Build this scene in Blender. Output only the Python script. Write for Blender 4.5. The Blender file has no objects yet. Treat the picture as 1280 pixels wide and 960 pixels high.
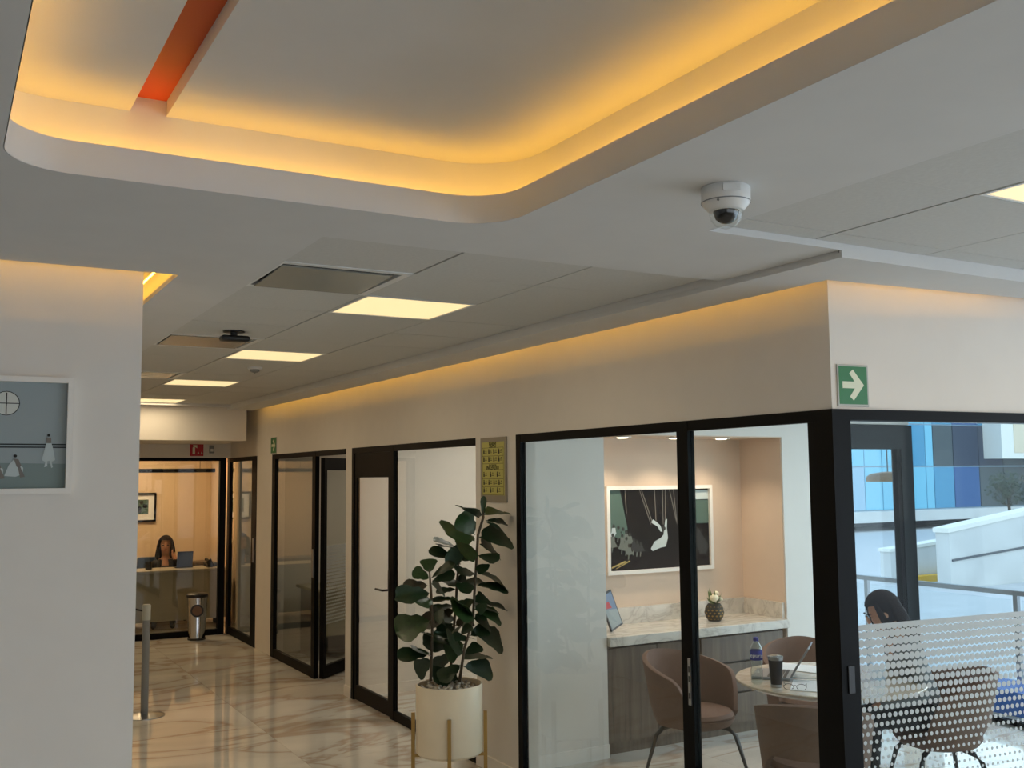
import bpy, bmesh, math, random
from mathutils import Vector, Matrix
random.seed(7)
SC = bpy.context.scene
COL = SC.collection
PI = math.pi

# ------------------------------------------------------------------ camera
F_PX, YAW, PIT, ROLL, CAM_H = 1270.0, 0.514012, 0.091049, -0.0092206, 1.9
_f = Vector((math.sin(YAW)*math.cos(PIT), math.cos(YAW)*math.cos(PIT), math.sin(PIT)))
_r0 = Vector((math.cos(YAW), -math.sin(YAW), 0))
_u0 = _r0.cross(_f)
_r = math.cos(ROLL)*_r0 + math.sin(ROLL)*_u0
_u = -math.sin(ROLL)*_r0 + math.cos(ROLL)*_u0
cam_d = bpy.data.cameras.new('camera')
cam = bpy.data.objects.new('camera', cam_d)
COL.objects.link(cam)
cam_d.sensor_width = 36.0
cam_d.lens = F_PX/1280*36
cam_d.clip_start = 0.05
cam.matrix_world = Matrix(((_r.x, _u.x, -_f.x, 0), (_r.y, _u.y, -_f.y, 0), (_r.z, _u.z, -_f.z, CAM_H), (0, 0, 0, 1)))
SC.camera = cam

# ------------------------------------------------------------------ world, daylight, exposure
SC.view_settings.view_transform = 'Standard'
SC.view_settings.look = 'None'
SC.view_settings.exposure = 0.0
SC.view_settings.gamma = 1.0
SC.view_settings.use_curve_mapping = False
try:
    SC.cycles.use_denoising = True
    SC.cycles.max_bounces = 10
    SC.cycles.transparent_max_bounces = 24
    SC.cycles.sample_clamp_indirect = 6.0
    SC.cycles.caustics_reflective = False
    SC.cycles.caustics_refractive = False
except Exception:
    pass
W = bpy.data.worlds.new('sky'); SC.world = W; W.use_nodes = True
nt = W.node_tree
bg = nt.nodes['Background']
tc = nt.nodes.new('ShaderNodeTexCoord'); sep = nt.nodes.new('ShaderNodeSeparateXYZ')
rmp = nt.nodes.new('ShaderNodeValToRGB')
nt.links.new(tc.outputs['Generated'], sep.inputs[0]); nt.links.new(sep.outputs['Z'], rmp.inputs[0])
rmp.color_ramp.elements[0].position = 0.0; rmp.color_ramp.elements[0].color = (0.86, 0.95, 1.0, 1)
rmp.color_ramp.elements[1].position = 0.7; rmp.color_ramp.elements[1].color = (0.58, 0.76, 1.0, 1)
nt.links.new(rmp.outputs[0], bg.inputs[0])
bg.inputs[1].default_value = 1.9

def area(name, loc, rot, sx, sy, power, color, parent=None):
    d = bpy.data.lights.new(name, 'AREA'); d.shape = 'RECTANGLE'; d.size = sx; d.size_y = sy
    d.energy = power; d.color = color
    o = bpy.data.objects.new(name, d); COL.objects.link(o)
    o.location = loc; o.rotation_euler = rot
    if parent:
        o.parent = parent
        o.location = Vector(loc) - ORG[parent]
    return o
ORG = {}
# daylight entering through the lobby's glazed street side (east) and through the meeting room's glazed side
area('lobby_daylight', (7.05, -1.4, 1.35), (0, PI/2, 0), 2.4, 7.0, 125, (0.72, 0.86, 1.0))
area('rear_fill', (1.5, -4.9, 1.4), (PI/2, 0, 0), 9.0, 2.4, 75, (0.86, 0.93, 1.0))  # added fill lamp before the solid rear wall, which has no window
area('meeting_room_daylight', (7.1, 4.1, 1.25), (0, PI/2, 0), 2.2, 3.0, 40, (0.72, 0.87, 1.0))

# ------------------------------------------------------------------ helpers
def ray(x, y):
    return _r*((x-640)/F_PX) + _u*(-(y-480)/F_PX) + _f
CO = Vector((0, 0, CAM_H))
def on_y(x, y, Y): d = ray(x, y); return CO + d*(Y/d.y)
def on_x(x, y, X): d = ray(x, y); return CO + d*(X/d.x)
def on_z(x, y, Z): d = ray(x, y); return CO + d*((Z-CAM_H)/d.z)

def s2l(c):
    return tuple((v/255/12.92 if v/255 <= 0.04045 else ((v/255+0.055)/1.055)**2.4) for v in c)
MATS = {}
def mk(name, rgb, rough=0.5, metal=0.0, emit=0.0, noise=0.0, nscale=20, bump=0.0, spec=None, coat=0.0, trans=0.0):
    m = bpy.data.materials.new(name); m.use_nodes = True
    n = m.node_tree; b = n.nodes['Principled BSDF']
    c = s2l(rgb) + (1,)
    b.inputs['Base Color'].default_value = c
    b.inputs['Roughness'].default_value = rough
    b.inputs['Metallic'].default_value = metal
    if spec is not None: b.inputs['Specular IOR Level'].default_value = spec
    if coat: b.inputs['Coat Weight'].default_value = coat; b.inputs['Coat Roughness'].default_value = 0.05
    if trans: b.inputs['Transmission Weight'].default_value = trans
    if emit:
        b.inputs['Emission Color'].default_value = c; b.inputs['Emission Strength'].default_value = emit
    if noise or bump:
        t = n.nodes.new('ShaderNodeTexCoord'); x = n.nodes.new('ShaderNodeTexNoise')
        x.inputs['Scale'].default_value = nscale; x.inputs['Detail'].default_value = 4
        n.links.new(t.outputs['Object'], x.inputs['Vector'])
        if noise:
            r = n.nodes.new('ShaderNodeValToRGB')
            r.color_ramp.elements[0].position = .3; r.color_ramp.elements[1].position = .7
            r.color_ramp.elements[0].color = tuple(v*(1-noise) for v in c[:3])+(1,)
            r.color_ramp.elements[1].color = tuple(min(1, v*(1+noise)) for v in c[:3])+(1,)
            n.links.new(x.outputs['Fac'], r.inputs[0]); n.links.new(r.outputs[0], b.inputs['Base Color'])
        if bump:
            u = n.nodes.new('ShaderNodeBump'); u.inputs['Strength'].default_value = bump; u.inputs['Distance'].default_value = .01
            n.links.new(x.outputs['Fac'], u.inputs['Height']); n.links.new(u.outputs[0], b.inputs['Normal'])
    MATS[name] = m
    return m
def mk_glass(name, tint, refl=1.6):
    m = bpy.data.materials.new(name); m.use_nodes = True
    n = m.node_tree; n.nodes.remove(n.nodes['Principled BSDF']); out = n.nodes['Material Output']
    tr = n.nodes.new('ShaderNodeBsdfTransparent'); tr.inputs[0].default_value = tint+(1,)
    gl = n.nodes.new('ShaderNodeBsdfGlossy'); gl.inputs['Roughness'].default_value = 0.0
    fr = n.nodes.new('ShaderNodeFresnel'); fr.inputs[0].default_value = 1.45
    ge = n.nodes.new('ShaderNodeNewGeometry')
    inv = n.nodes.new('ShaderNodeMath'); inv.operation = 'SUBTRACT'; inv.inputs[0].default_value = 1
    mu = n.nodes.new('ShaderNodeMath'); mu.operation = 'MULTIPLY'
    mu2 = n.nodes.new('ShaderNodeMath'); mu2.operation = 'MULTIPLY'; mu2.inputs[1].default_value = refl; mu2.use_clamp = True
    mix = n.nodes.new('ShaderNodeMixShader')
    n.links.new(ge.outputs['Backfacing'], inv.inputs[1]); n.links.new(fr.outputs[0], mu.inputs[0]); n.links.new(inv.outputs[0], mu.inputs[1])
    n.links.new(mu.outputs[0], mu2.inputs[0]); n.links.new(mu2.outputs[0], mix.inputs[0])
    n.links.new(tr.outputs[0], mix.inputs[1]); n.links.new(gl.outputs[0], mix.inputs[2]); n.links.new(mix.outputs[0], out.inputs[0])
    MATS[name] = m
    return m
def mk_marble(name, base, vein, rough, scale=1.0, amt=0.8, rand=True):
    m = bpy.data.materials.new(name); m.use_nodes = True
    n = m.node_tree; b = n.nodes['Principled BSDF']; b.inputs['Roughness'].default_value = rough
    t = n.nodes.new('ShaderNodeTexCoord'); vec = t.outputs['Object']
    if rand:
        oi = n.nodes.new('ShaderNodeObjectInfo'); sc = n.nodes.new('ShaderNodeVectorMath'); sc.operation = 'SCALE'
        cx = n.nodes.new('ShaderNodeCombineXYZ')
        for k in range(3): n.links.new(oi.outputs['Random'], cx.inputs[k])
        n.links.new(cx.outputs[0], sc.inputs[0]); sc.inputs['Scale'].default_value = 37
        ad = n.nodes.new('ShaderNodeVectorMath'); n.links.new(vec, ad.inputs[0]); n.links.new(sc.outputs[0], ad.inputs[1])
        vec = ad.outputs[0]
    mp = n.nodes.new('ShaderNodeMapping'); mp.inputs['Rotation'].default_value = (0, 0, 0.5); mp.inputs['Scale'].default_value = (scale*.7, scale*1.6, scale)
    n.links.new(vec, mp.inputs[0])
    d = n.nodes.new('ShaderNodeTexNoise'); d.inputs['Scale'].default_value = 1.3; d.inputs['Detail'].default_value = 5; d.inputs['Distortion'].default_value = 1.2
    n.links.new(mp.outputs[0], d.inputs['Vector'])
    su = n.nodes.new('ShaderNodeMath'); su.operation = 'SUBTRACT'; su.inputs[1].default_value = .5; n.links.new(d.outputs['Fac'], su.inputs[0])
    ab = n.nodes.new('ShaderNodeMath'); ab.operation = 'ABSOLUTE'; n.links.new(su.outputs[0], ab.inputs[0])
    r = n.nodes.new('ShaderNodeValToRGB')
    r.color_ramp.elements[0].position = 0.0; r.color_ramp.elements[0].color = tuple(a*amt+c*(1-amt) for a, c in zip(s2l(vein), s2l(base)))+(1,)
    r.color_ramp.elements[1].position = 0.03; r.color_ramp.elements[1].color = tuple(.85*v for v in s2l(base))+(1,)
    e = r.color_ramp.elements.new(0.16); e.color = s2l(base)+(1,)
    n.links.new(ab.outputs[0], r.inputs[0]); n.links.new(r.outputs[0], b.inputs['Base Color'])
    MATS[name] = m
    return m
def mk_wood(name, c1, c2, rough=.45, axis=2):
    m = bpy.data.materials.new(name); m.use_nodes = True
    n = m.node_tree; b = n.nodes['Principled BSDF']; b.inputs['Roughness'].default_value = rough
    t = n.nodes.new('ShaderNodeTexCoord'); mp = n.nodes.new('ShaderNodeMapping')
    s = [14, 14, 14]; s[axis] = 1.0; mp.inputs['Scale'].default_value = s
    n.links.new(t.outputs['Object'], mp.inputs[0])
    x = n.nodes.new('ShaderNodeTexNoise'); x.inputs['Scale'].default_value = 2.2; x.inputs['Detail'].default_value = 6; x.inputs['Distortion'].default_value = .6
    n.links.new(mp.outputs[0], x.inputs['Vector'])
    r = n.nodes.new('ShaderNodeValToRGB'); r.color_ramp.elements[0].position = .32; r.color_ramp.elements[1].position = .68
    r.color_ramp.elements[0].color = s2l(c1)+(1,); r.color_ramp.elements[1].color = s2l(c2)+(1,)
    n.links.new(x.outputs['Fac'], r.inputs[0]); n.links.new(r.outputs[0], b.inputs['Base Color'])
    MATS[name] = m
    return m
def mk_dots(name, z_top, z_bot, r_top, r_bot, pu=.030, pv=.033):
    """frosted dot film: print of round dots on a clear carrier, dots shrink towards the bottom"""
    m = bpy.data.materials.new(name); m.use_nodes = True
    n = m.node_tree; n.nodes.remove(n.nodes['Principled BSDF']); out = n.nodes['Material Output']
    def math_(op, a, b=None, clamp=False):
        k = n.nodes.new('ShaderNodeMath'); k.operation = op; k.use_clamp = clamp
        for i, v in enumerate((a, b)):
            if v is None: continue
            if isinstance(v, (int, float)): k.inputs[i].default_value = v
            else: n.links.new(v, k.inputs[i])
        return k.outputs[0]
    t = n.nodes.new('ShaderNodeTexCoord'); s = n.nodes.new('ShaderNodeSeparateXYZ'); n.links.new(t.outputs['Object'], s.inputs[0])
    v = math_('DIVIDE', s.outputs['Z'], pv); row = math_('FLOOR', v)
    odd = math_('MODULO', math_('ADD', row, 200), 2)
    u = math_('ADD', math_('DIVIDE', math_('ADD', s.outputs['X'], 10), pu), math_('MULTIPLY', odd, .5))
    du = math_('MULTIPLY', math_('SUBTRACT', math_('FRACT', u), .5), pu)
    dv = math_('MULTIPLY', math_('SUBTRACT', math_('SUBTRACT', v, row), .5), pv)
    d = math_('SQRT', math_('ADD', math_('MULTIPLY', du, du), math_('MULTIPLY', dv, dv)))
    k = math_('DIVIDE', math_('SUBTRACT', s.outputs['Z'], z_bot), z_top-z_bot, True)
    rad = math_('ADD', math_('MULTIPLY', k, r_top-r_bot), r_bot)
    fac = math_('LESS_THAN', d, rad)
    df = n.nodes.new('ShaderNodeBsdfDiffuse'); df.inputs[0].default_value = (.75, .78, .80, 1)
    tl = n.nodes.new('ShaderNodeBsdfTranslucent'); tl.inputs[0].default_value = (.75, .80, .82, 1)
    mx = n.nodes.new('ShaderNodeMixShader'); mx.inputs[0].default_value = .5
    n.links.new(df.outputs[0], mx.inputs[1]); n.links.new(tl.outputs[0], mx.inputs[2])
    tr = n.nodes.new('ShaderNodeBsdfTransparent'); m2 = n.nodes.new('ShaderNodeMixShader')
    n.links.new(fac, m2.inputs[0]); n.links.new(tr.outputs[0], m2.inputs[1]); n.links.new(mx.outputs[0], m2.inputs[2]); n.links.new(m2.outputs[0], out.inputs[0])
    MATS[name] = m

def tag(o, label=None, cat=None, group=None, kind=None):
    if label: o['label'] = label
    if cat: o['category'] = cat
    if group: o['group'] = group
    if kind: o['kind'] = kind
    return o
def thing(name, label, cat, loc=(0, 0, 0), group=None, kind=None):
    o = bpy.data.objects.new(name, None); COL.objects.link(o); o.empty_display_size = .1
    o.location = loc; ORG[o] = Vector(loc)
    return tag(o, label, cat, group, kind)
def build(name, bm, mats, parent=None, smooth=False, loc=None):
    """bm in world coordinates (relative to loc/parent origin after the shift)"""
    if not isinstance(mats, (list, tuple)): mats = [mats]
    me = bpy.data.meshes.new(name)
    org = ORG.get(parent, Vector((0, 0, 0))) if parent else Vector((0, 0, 0))
    if loc is not None: org = Vector(loc)
    if org.length: bmesh.ops.translate(bm, verts=bm.verts, vec=-org)
    bmesh.ops.recalc_face_normals(bm, faces=bm.faces)
    bm.to_mesh(me); bm.free()
    for m in mats: me.materials.append(MATS[m])
    if smooth:
        for p in me.polygons: p.use_smooth = True
        if smooth == 'auto':
            try: me.set_sharp_from_angle(angle=math.radians(40))
            except Exception: pass
    o = bpy.data.objects.new(name, me); COL.objects.link(o)
    if parent is not None:
        o.parent = parent
        if loc is not None: o.location = org - ORG.get(parent, Vector((0, 0, 0)))
        ORG[o] = org
    else:
        o.location = org if loc is not None else (0, 0, 0)
        ORG[o] = org if loc is not None else Vector((0, 0, 0))
    return o
def inst(o, loc, parent=None, name=None):
    c = o.copy(); COL.objects.link(c); c.location = loc
    if parent is not None: c.parent = parent
    if name: c.name = name
    return c
def copy_tree(o, parent=None):
    c = o.copy(); COL.objects.link(c)
    c.parent = parent
    for ch in list(o.children): copy_tree(ch, c)
    return c
def BM(): return bmesh.new()
def box(bm, lo, hi, mi=0):
    x0, y0, z0 = lo; x1, y1, z1 = hi
    v = [bm.verts.new(p) for p in ((x0, y0, z0), (x1, y0, z0), (x1, y1, z0), (x0, y1, z0), (x0, y0, z1), (x1, y0, z1), (x1, y1, z1), (x0, y1, z1))]
    for f in ((0, 3, 2, 1), (4, 5, 6, 7), (0, 1, 5, 4), (1, 2, 6, 5), (2, 3, 7, 6), (3, 0, 4, 7)):
        bm.faces.new([v[i] for i in f]).material_index = mi
    return bm
def bx(lo, hi): return box(BM(), lo, hi)
def rbox(lo, hi, r=.01, seg=2):
    bm = bx(lo, hi); bmesh.ops.bevel(bm, geom=list(bm.edges), offset=r, segments=seg, affect='EDGES', profile=.5); return bm
def obox(bm, c, ux, uy, uz, mi=0):
    """oriented box: centre + three half-axis vectors"""
    c = Vector(c); v = []
    for k in (-1, 1):
        for a, b in ((-1, -1), (1, -1), (1, 1), (-1, 1)): v.append(bm.verts.new(c+Vector(ux)*a+Vector(uy)*b+Vector(uz)*k))
    for f in ((0, 3, 2, 1), (4, 5, 6, 7), (0, 1, 5, 4), (1, 2, 6, 5), (2, 3, 7, 6), (3, 0, 4, 7)):
        bm.faces.new([v[i] for i in f]).material_index = mi
    return bm
def poly(bm, pts, mi=0):
    f = bm.faces.new([bm.verts.new(p) for p in pts]); f.material_index = mi; return f
def tube(bm, pts, rad, seg=8, mi=0, cap=True):
    pts = [Vector(p) for p in pts]; rings = []
    rads = rad if isinstance(rad, (list, tuple)) else [rad]*len(pts)
    for i, p in enumerate(pts):
        d = (pts[min(i+1, len(pts)-1)]-pts[max(i-1, 0)])
        d = d.normalized() if d.length > 1e-9 else Vector((0, 0, 1))
        a = Vector((0, 0, 1)) if abs(d.z) < .9 else Vector((1, 0, 0))
        s = d.cross(a).normalized(); t = d.cross(s)
        rings.append([bm.verts.new(p+(s*math.cos(2*PI*k/seg)+t*math.sin(2*PI*k/seg))*rads[i]) for k in range(seg)])
    for a, b in zip(rings, rings[1:]):
        for k in range(seg): bm.faces.new((a[k], a[(k+1) % seg], b[(k+1) % seg], b[k])).material_index = mi
    if cap:
        bm.faces.new(rings[0]).material_index = mi; bm.faces.new(rings[-1][::-1]).material_index = mi
    return bm
def lathe(bm, prof, c=(0, 0, 0), seg=28, mi=0, closed=False):
    c = Vector(c); rings = []
    for r, z in prof:
        if r < 1e-6: rings.append([bm.verts.new(c+Vector((0, 0, z)))])
        else: rings.append([bm.verts.new(c+Vector((r*math.cos(2*PI*k/seg), r*math.sin(2*PI*k/seg), z))) for k in range(seg)])
    for a, b in zip(rings, rings[1:]):
        for k in range(seg):
            k2 = (k+1) % seg
            if len(a) == 1 and len(b) == 1: continue
            if len(a) == 1: f = bm.faces.new((a[0], b[k2], b[k]))
            elif len(b) == 1: f = bm.faces.new((a[k], a[k2], b[0]))
            else: f = bm.faces.new((a[k], a[k2], b[k2], b[k]))
            f.material_index = mi
    return bm
def prism(bm, pts, vec, mi=0):
    vec = Vector(vec)
    a = [bm.verts.new(p) for p in pts]; b = [bm.verts.new(Vector(p)+vec) for p in pts]
    bm.faces.new(a).material_index = mi; bm.faces.new(b[::-1]).material_index = mi
    n = len(a)
    for i in range(n): bm.faces.new((a[i], b[i], b[(i+1) % n], a[(i+1) % n])).material_index = mi
    return bm
def text(name, body, size, mat, origin, xdir, ydir, parent=None, align='CENTER'):
    cu = bpy.data.curves.new(name, 'FONT'); cu.body = body; cu.size = size; cu.align_x = align; cu.align_y = 'CENTER'; cu.extrude = .0004
    cu.materials.append(MATS[mat])
    o = bpy.data.objects.new(name+'_c', cu); COL.objects.link(o)
    bpy.context.view_layer.update()
    me = bpy.data.meshes.new_from_object(o.evaluated_get(bpy.context.evaluated_depsgraph_get())); bpy.data.objects.remove(o)
    o = bpy.data.objects.new(name, me); COL.objects.link(o)
    x = Vector(xdir).normalized(); y = Vector(ydir).normalized(); z = x.cross(y)
    p = Vector(origin)
    if parent is not None: o.parent = parent; p = p-ORG.get(parent, Vector((0, 0, 0)))
    o.matrix_local = Matrix(((x.x, y.x, z.x, p.x), (x.y, y.y, z.y, p.y), (x.z, y.z, z.z, p.z), (0, 0, 0, 1)))
    return o
def struct(name, bm, mats, label=None, parent=None, smooth=False, loc=None):
    o = build(name, bm, mats, parent, smooth, loc)
    if parent is None: tag(o, label, None, None, 'structure')
    return o

# ------------------------------------------------------------------ materials
mk('wall_paint', (226, 220, 212), .75, noise=.015, nscale=6, bump=.04)
mk('ceiling_paint', (214, 213, 211), .8, noise=.02, nscale=5, bump=.03)
mk('tile_white', (205, 204, 200), .85, noise=.03, nscale=60, bump=.1)
mk('grid_grey', (120, 116, 108), .6)
mk('grid_pale', (172, 168, 160), .7)
mk('orange_paint', (214, 84, 12), .55)
mk('niche_paint', (222, 198, 176), .7, noise=.02, nscale=8)
mk('back_paint', (226, 202, 170), .7, noise=.02, nscale=8)
mk('grey_paint', (200, 194, 184), .7)
mk('black_frame', (5, 5, 6), .5, spec=.12)
mk('dark_steel', (16, 22, 22), .6, spec=.15)
mk('chrome', (200, 200, 202), .12, 1.0)
mk('steel', (170, 172, 176), .3, 1.0)
mk('plate_grey', (178, 178, 170), .25, .3)
mk('brass', (160, 128, 72), .35, .8)
mk('cream_pot', (226, 212, 186), .45, noise=.02, nscale=10)
mk('leaf_dark', (26, 46, 24), .38, noise=.25, nscale=9)
mk('leaf_mid', (38, 62, 28), .38, noise=.25, nscale=9)
mk('leaf_brown', (46, 42, 26), .4, noise=.3, nscale=9)
mk('stem_bark', (74, 62, 44), .7, noise=.2)
mk('pebble', (190, 182, 170), .6, noise=.1)
mk('led_amber', (255, 176, 70), .5)
mk('panel_glow', (255, 228, 172), .5, emit=.92)
mk('downlight_glow', (255, 236, 205), .5, emit=6)
mk('white_plastic', (228, 228, 226), .4)
mk('grey_plastic', (130, 132, 134), .45)
mk('dark_plastic', (26, 26, 28), .4)
mk('dome_dark', (10, 10, 12), .08, spec=.8)
mk('sign_green', (16, 112, 56), .4)
mk('sign_pale', (222, 226, 200), .4)
mk('sign_grey', (176, 178, 170), .4)
mk('sign_red', (176, 22, 34), .4)
mk('sign_yellow', (194, 188, 104), .5)
mk('poster_grey', (150, 142, 126), .5)
mk('ink', (30, 30, 24), .6)
mk('frame_white', (236, 230, 222), .5)
mk('chair_taupe', (116, 88, 74), .75, noise=.06, nscale=30, bump=.05)
mk('chair_leg', (28, 24, 24), .4)
mk('cabinet_dark', (60, 50, 46), .6)
mk('navy', (10, 16, 30), .5, spec=.2)
mk('bottle_blue', (34, 40, 150), .4)
mk('paper', (240, 242, 246), .7)
mk('laptop_grey', (150, 154, 160), .35, .6)
mk('laptop_dark', (40, 42, 48), .4)
mk('screen_photo', (96, 120, 150), .3)
mk('skin', (206, 152, 122), .5)
mk('hair', (26, 15, 12), .8, noise=.3, nscale=60, spec=.15)
mk('jacket_black', (22, 22, 26), .8)
mk('shirt_grey', (120, 124, 130), .8)
mk('lips', (150, 60, 58), .5)
mk('eye_dark', (20, 14, 12), .3)
mk('laptop_blue', (64, 82, 128), .4)
mk('office_white', (224, 222, 216), .5)
mk('mesh_black', (30, 32, 34), .7)
mk('desk_panel', (160, 152, 134), .6)
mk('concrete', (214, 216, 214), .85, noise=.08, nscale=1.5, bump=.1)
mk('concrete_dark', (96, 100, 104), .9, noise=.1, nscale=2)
mk('asphalt', (196, 198, 200), .9, noise=.06, nscale=1.5)
mk('yellow_line', (230, 180, 50), .7)
mk('facade_sky', (118, 196, 224), .6)
mk('facade_mid', (72, 152, 190), .6)
mk('facade_deep', (38, 92, 148), .6)
mk('facade_navy', (34, 54, 78), .6)
mk('facade_slate', (62, 78, 84), .6)
mk('facade_pale', (150, 190, 215), .6)
mk('facade_white', (240, 240, 232), .6)
mk('facade_line', (150, 180, 200), .4)
mk('tree_leaf', (58, 74, 54), .8)
mk('blue_plastic', (40, 110, 210), .4)
mk('lamp_gold', (150, 120, 80), .45, .4)
mk('pic_grey', (158, 168, 170), .7, spec=.1); mk('pic_floor', (132, 146, 144), .7, spec=.1); mk('pic_pale', (212, 214, 206), .7, spec=.1)
mk('pic_dark', (17, 17, 22), .6, spec=.1); mk('pic_green', (86, 108, 100), .6, spec=.1); mk('pic_light', (190, 200, 200), .6, spec=.1); mk('pic_mid', (58, 60, 62), .6, spec=.1)
mk('pic_dress', (112, 118, 112), .6, spec=.1); mk('pic_stage', (24, 22, 28), .6, spec=.1)
mk('pic_rope', (128, 122, 116), .6, spec=.1)
mk_glass('glass', (.93, .96, .95))
mk_glass('glass_soft', (.90, .94, .93), 2.4)
mk_glass('glass_dark', (.92, .96, .95), .3)
mk_glass('glass_clear', (.96, .98, .98), 1.2)
mk_marble('marble_floor', (228, 222, 212), (150, 112, 80), .05, scale=.6, amt=.6)
mk_marble('marble_counter', (222, 214, 202), (140, 128, 118), .2, scale=4, amt=.5, rand=False)
mk_marble('marble_table', (216, 202, 186), (186, 166, 148), .12, scale=3, rand=False)
mk_wood('oak_grey', (82, 68, 55), (112, 96, 80))
mk_dots('dot_film', 1.28, .70, .0178, .006)
mk_dots('dot_film_far', 1.25, .65, .0178, .008)
_b = MATS['led_amber'].node_tree.nodes['Principled BSDF']
_b.inputs['Emission Color'].default_value = (1.0, .53, .065, 1); _b.inputs['Emission Strength'].default_value = 13.5

# ------------------------------------------------------------------ setting: levels
XW = 3.2                       # office glass line (runs along Y)
Z0, Z1, Z2, Z3 = 2.682, 2.709, 2.734, 2.94   # soffit, plaster ceiling, tile ceiling, raised coffer ceiling
GT = 2.166                     # top of the glass partitions
TH = math.radians(-5.5)        # the street-side partition is turned a little
P0 = Vector((XW, 2.989, 0)); FU = Vector((math.cos(TH), math.sin(TH), 0)); FN = Vector((-math.sin(TH), math.cos(TH), 0))
def fr(u, d, z): return P0+FU*u+FN*d+Vector((0, 0, z))

# floor: slab and marble tiles
floor = struct('floor', bx((-5, -5, -.12), (8.0, 16, -.006)), 'grid_grey', 'glossy white marble tile floor with brown veins')
T = 1.2
proto = None
for ix in range(-1, 7):
    for iy in range(-1, 14):
        x0, y0 = -.17+ix*T, -.4+iy*T
        if x0+T > 8.0 or x0 < -1.5: continue
        if proto is None:
            bm = bx((-T/2+.0012, -T/2+.0012, -.006), (T/2-.0012, T/2-.0012, 0))
            proto = build('floor_tile', bm, 'marble_floor', floor); proto.location = (x0+T/2, y0+T/2, 0)
        else:
            inst(proto, (x0+T/2, y0+T/2, 0), floor)

# walls --------------------------------------------------------------
bm = bx((-5, 4.21, 0), (.69, 13.0, 3.05))
struct('wall_left', bm, 'wall_paint', 'plain off-white wall carrying the framed dance photograph')
struct('wall_rear', bx((-5.2, -5.2, 0), (8.0, -5, 3.05)), 'wall_paint', 'plain white wall behind the viewer')
struct('wall_lobby_side', bx((-5.2, -5, 0), (-5, 4.21, 3.05)), 'wall_paint', 'plain white side wall of the lobby')
# lintel band + piers on the office line
bm = BM()
box(bm, (XW, 2.989, GT), (XW+.14, 13.1, 3.05))
for y0, y1 in ((5.616, 6.181), (8.553, 8.714), (11.02, 11.64)):
    box(bm, (XW, y0, 0), (XW+.14, y1, GT))
struct('wall_office', bm, 'wall_paint', 'long white wall band above the black framed office glazing')
bm = BM()
prism(bm, [fr(0.002, 0, GT), fr(5.2, 0, GT), fr(5.2, .14, GT), fr(.14, .14, GT)], (0, 0, 3.05-GT))
struct('wall_front', bm, 'wall_paint', 'white wall band turning the corner above the street-side glazing')
# partitions between the offices
def part_wall(name, x0, x1, y0, y1, m, label, z1=2.75): struct(name, bx((x0, y0, 0), (x1, y1, z1)), m, label)
# meeting room far wall with niche
NX0, NX1, NY, NB, NZ = 4.03, 5.70, 5.85, 6.32, 2.19
bm = BM()
box(bm, (XW+.14, NY, 0), (NX0, NB+.1, 2.75)); box(bm, (NX1, NY, 0), (6.295, NB+.1, 2.75)); box(bm, (NX0, NY, NZ), (NX1, NB+.1, 2.75))
struct('wall_meeting_room_header', bx((6.30, NY, 2.305), (7.16, NB-.3, 2.75)), 'wall_paint', 'white wall piece above the terrace door')
struct('wall_meeting_room', bm, 'wall_paint', 'white meeting room wall with a deep picture niche')
bm = BM()
box(bm, (NX0, NB, 0), (NX1, NB+.1, NZ)); box(bm, (NX0-.001, NY+.01, 0), (NX0+.006, NB, NZ)); box(bm, (NX1-.006, NY+.01, 0), (NX1+.001, NB, NZ)); box(bm, (NX0, NY+.004, NZ-.006), (NX1, NB, NZ+.001))
struct('wall_niche', bm, 'niche_paint', 'beige painted niche lining behind the marble counter')
part_wall('wall_office_divider', XW+.14, 6.6, 8.57, 8.70, 'wall_paint', 'white divider wall at the end of the second office')
part_wall('wall_third_office', XW+.14, 6.6, 11.2, 11.3, 'grey_paint', 'grey end wall of the third office')
part_wall('wall_fourth_office', XW+.14, 6.6, 12.95, 13.05, 'grey_paint', 'grey end wall of the small office beside the rear room')
part_wall('wall_offices_outer', 6.6, 6.75, 6.42, 13.05, 'wall_paint', 'outer wall of the offices')
# office ceilings
struct('ceiling_offices', bx((XW+.14, 3.1, 2.55), (7.3, 13.05, 2.6)), 'ceiling_paint', 'flat white ceiling of the offices')
struct('ceiling_void', bx((-5, -5, 3.05), (8, 16, 3.1)), 'ceiling_paint', 'slab above the hung ceiling')
# rear room
bm = BM()
box(bm, (.7, 15.3, 0), (3.6, 15.4, 2.7)); box(bm, (.6, 12.98, 0), (.7, 15.4, 2.7)); box(bm, (3.52, 13.05, 0), (3.62, 15.4, 2.7))
struct('wall_rear_office', bm, 'back_paint', 'warm lit cream walls of the rear office')
struct('ceiling_rear_office', bx((.6, 12.98, 2.6), (3.62, 15.4, 2.7)), 'ceiling_paint', 'white ceiling of the rear office')
# header over rear glass, and lowered bulkhead across the corridor
struct('wall_rear_header', bx((.69, 12.86, 2.17), (XW, 12.98, 2.75)), 'wall_paint', 'white band above the rear office glass with the red sign')
struct('trim_bulkhead', bx((.69, 11.56, 2.335), (3.05, 12.86, 2.75)), 'wall_paint', 'lowered white bulkhead crossing the far end of the corridor')

# ceiling -------------------------------------------------------------
RX0, RX1, RY1, RY0, RR = .11, 1.56, 2.857, -1.6, .17   # big coffer opening
FX0, FX1, FY0, PXT, PYT = 1.10, 2.83, 3.23, .5767, .545  # corridor tile field
NROW = 15
FY1 = FY0+NROW*PYT
GX0, GY1 = 2.21, 2.57                                     # right-hand tile field
ceil_bm = BM()
def ceil_rect(x0, x1, y0, y1, z=Z1, t=.022): box(ceil_bm, (x0, y0, z), (x1, y1, z+t))
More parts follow.
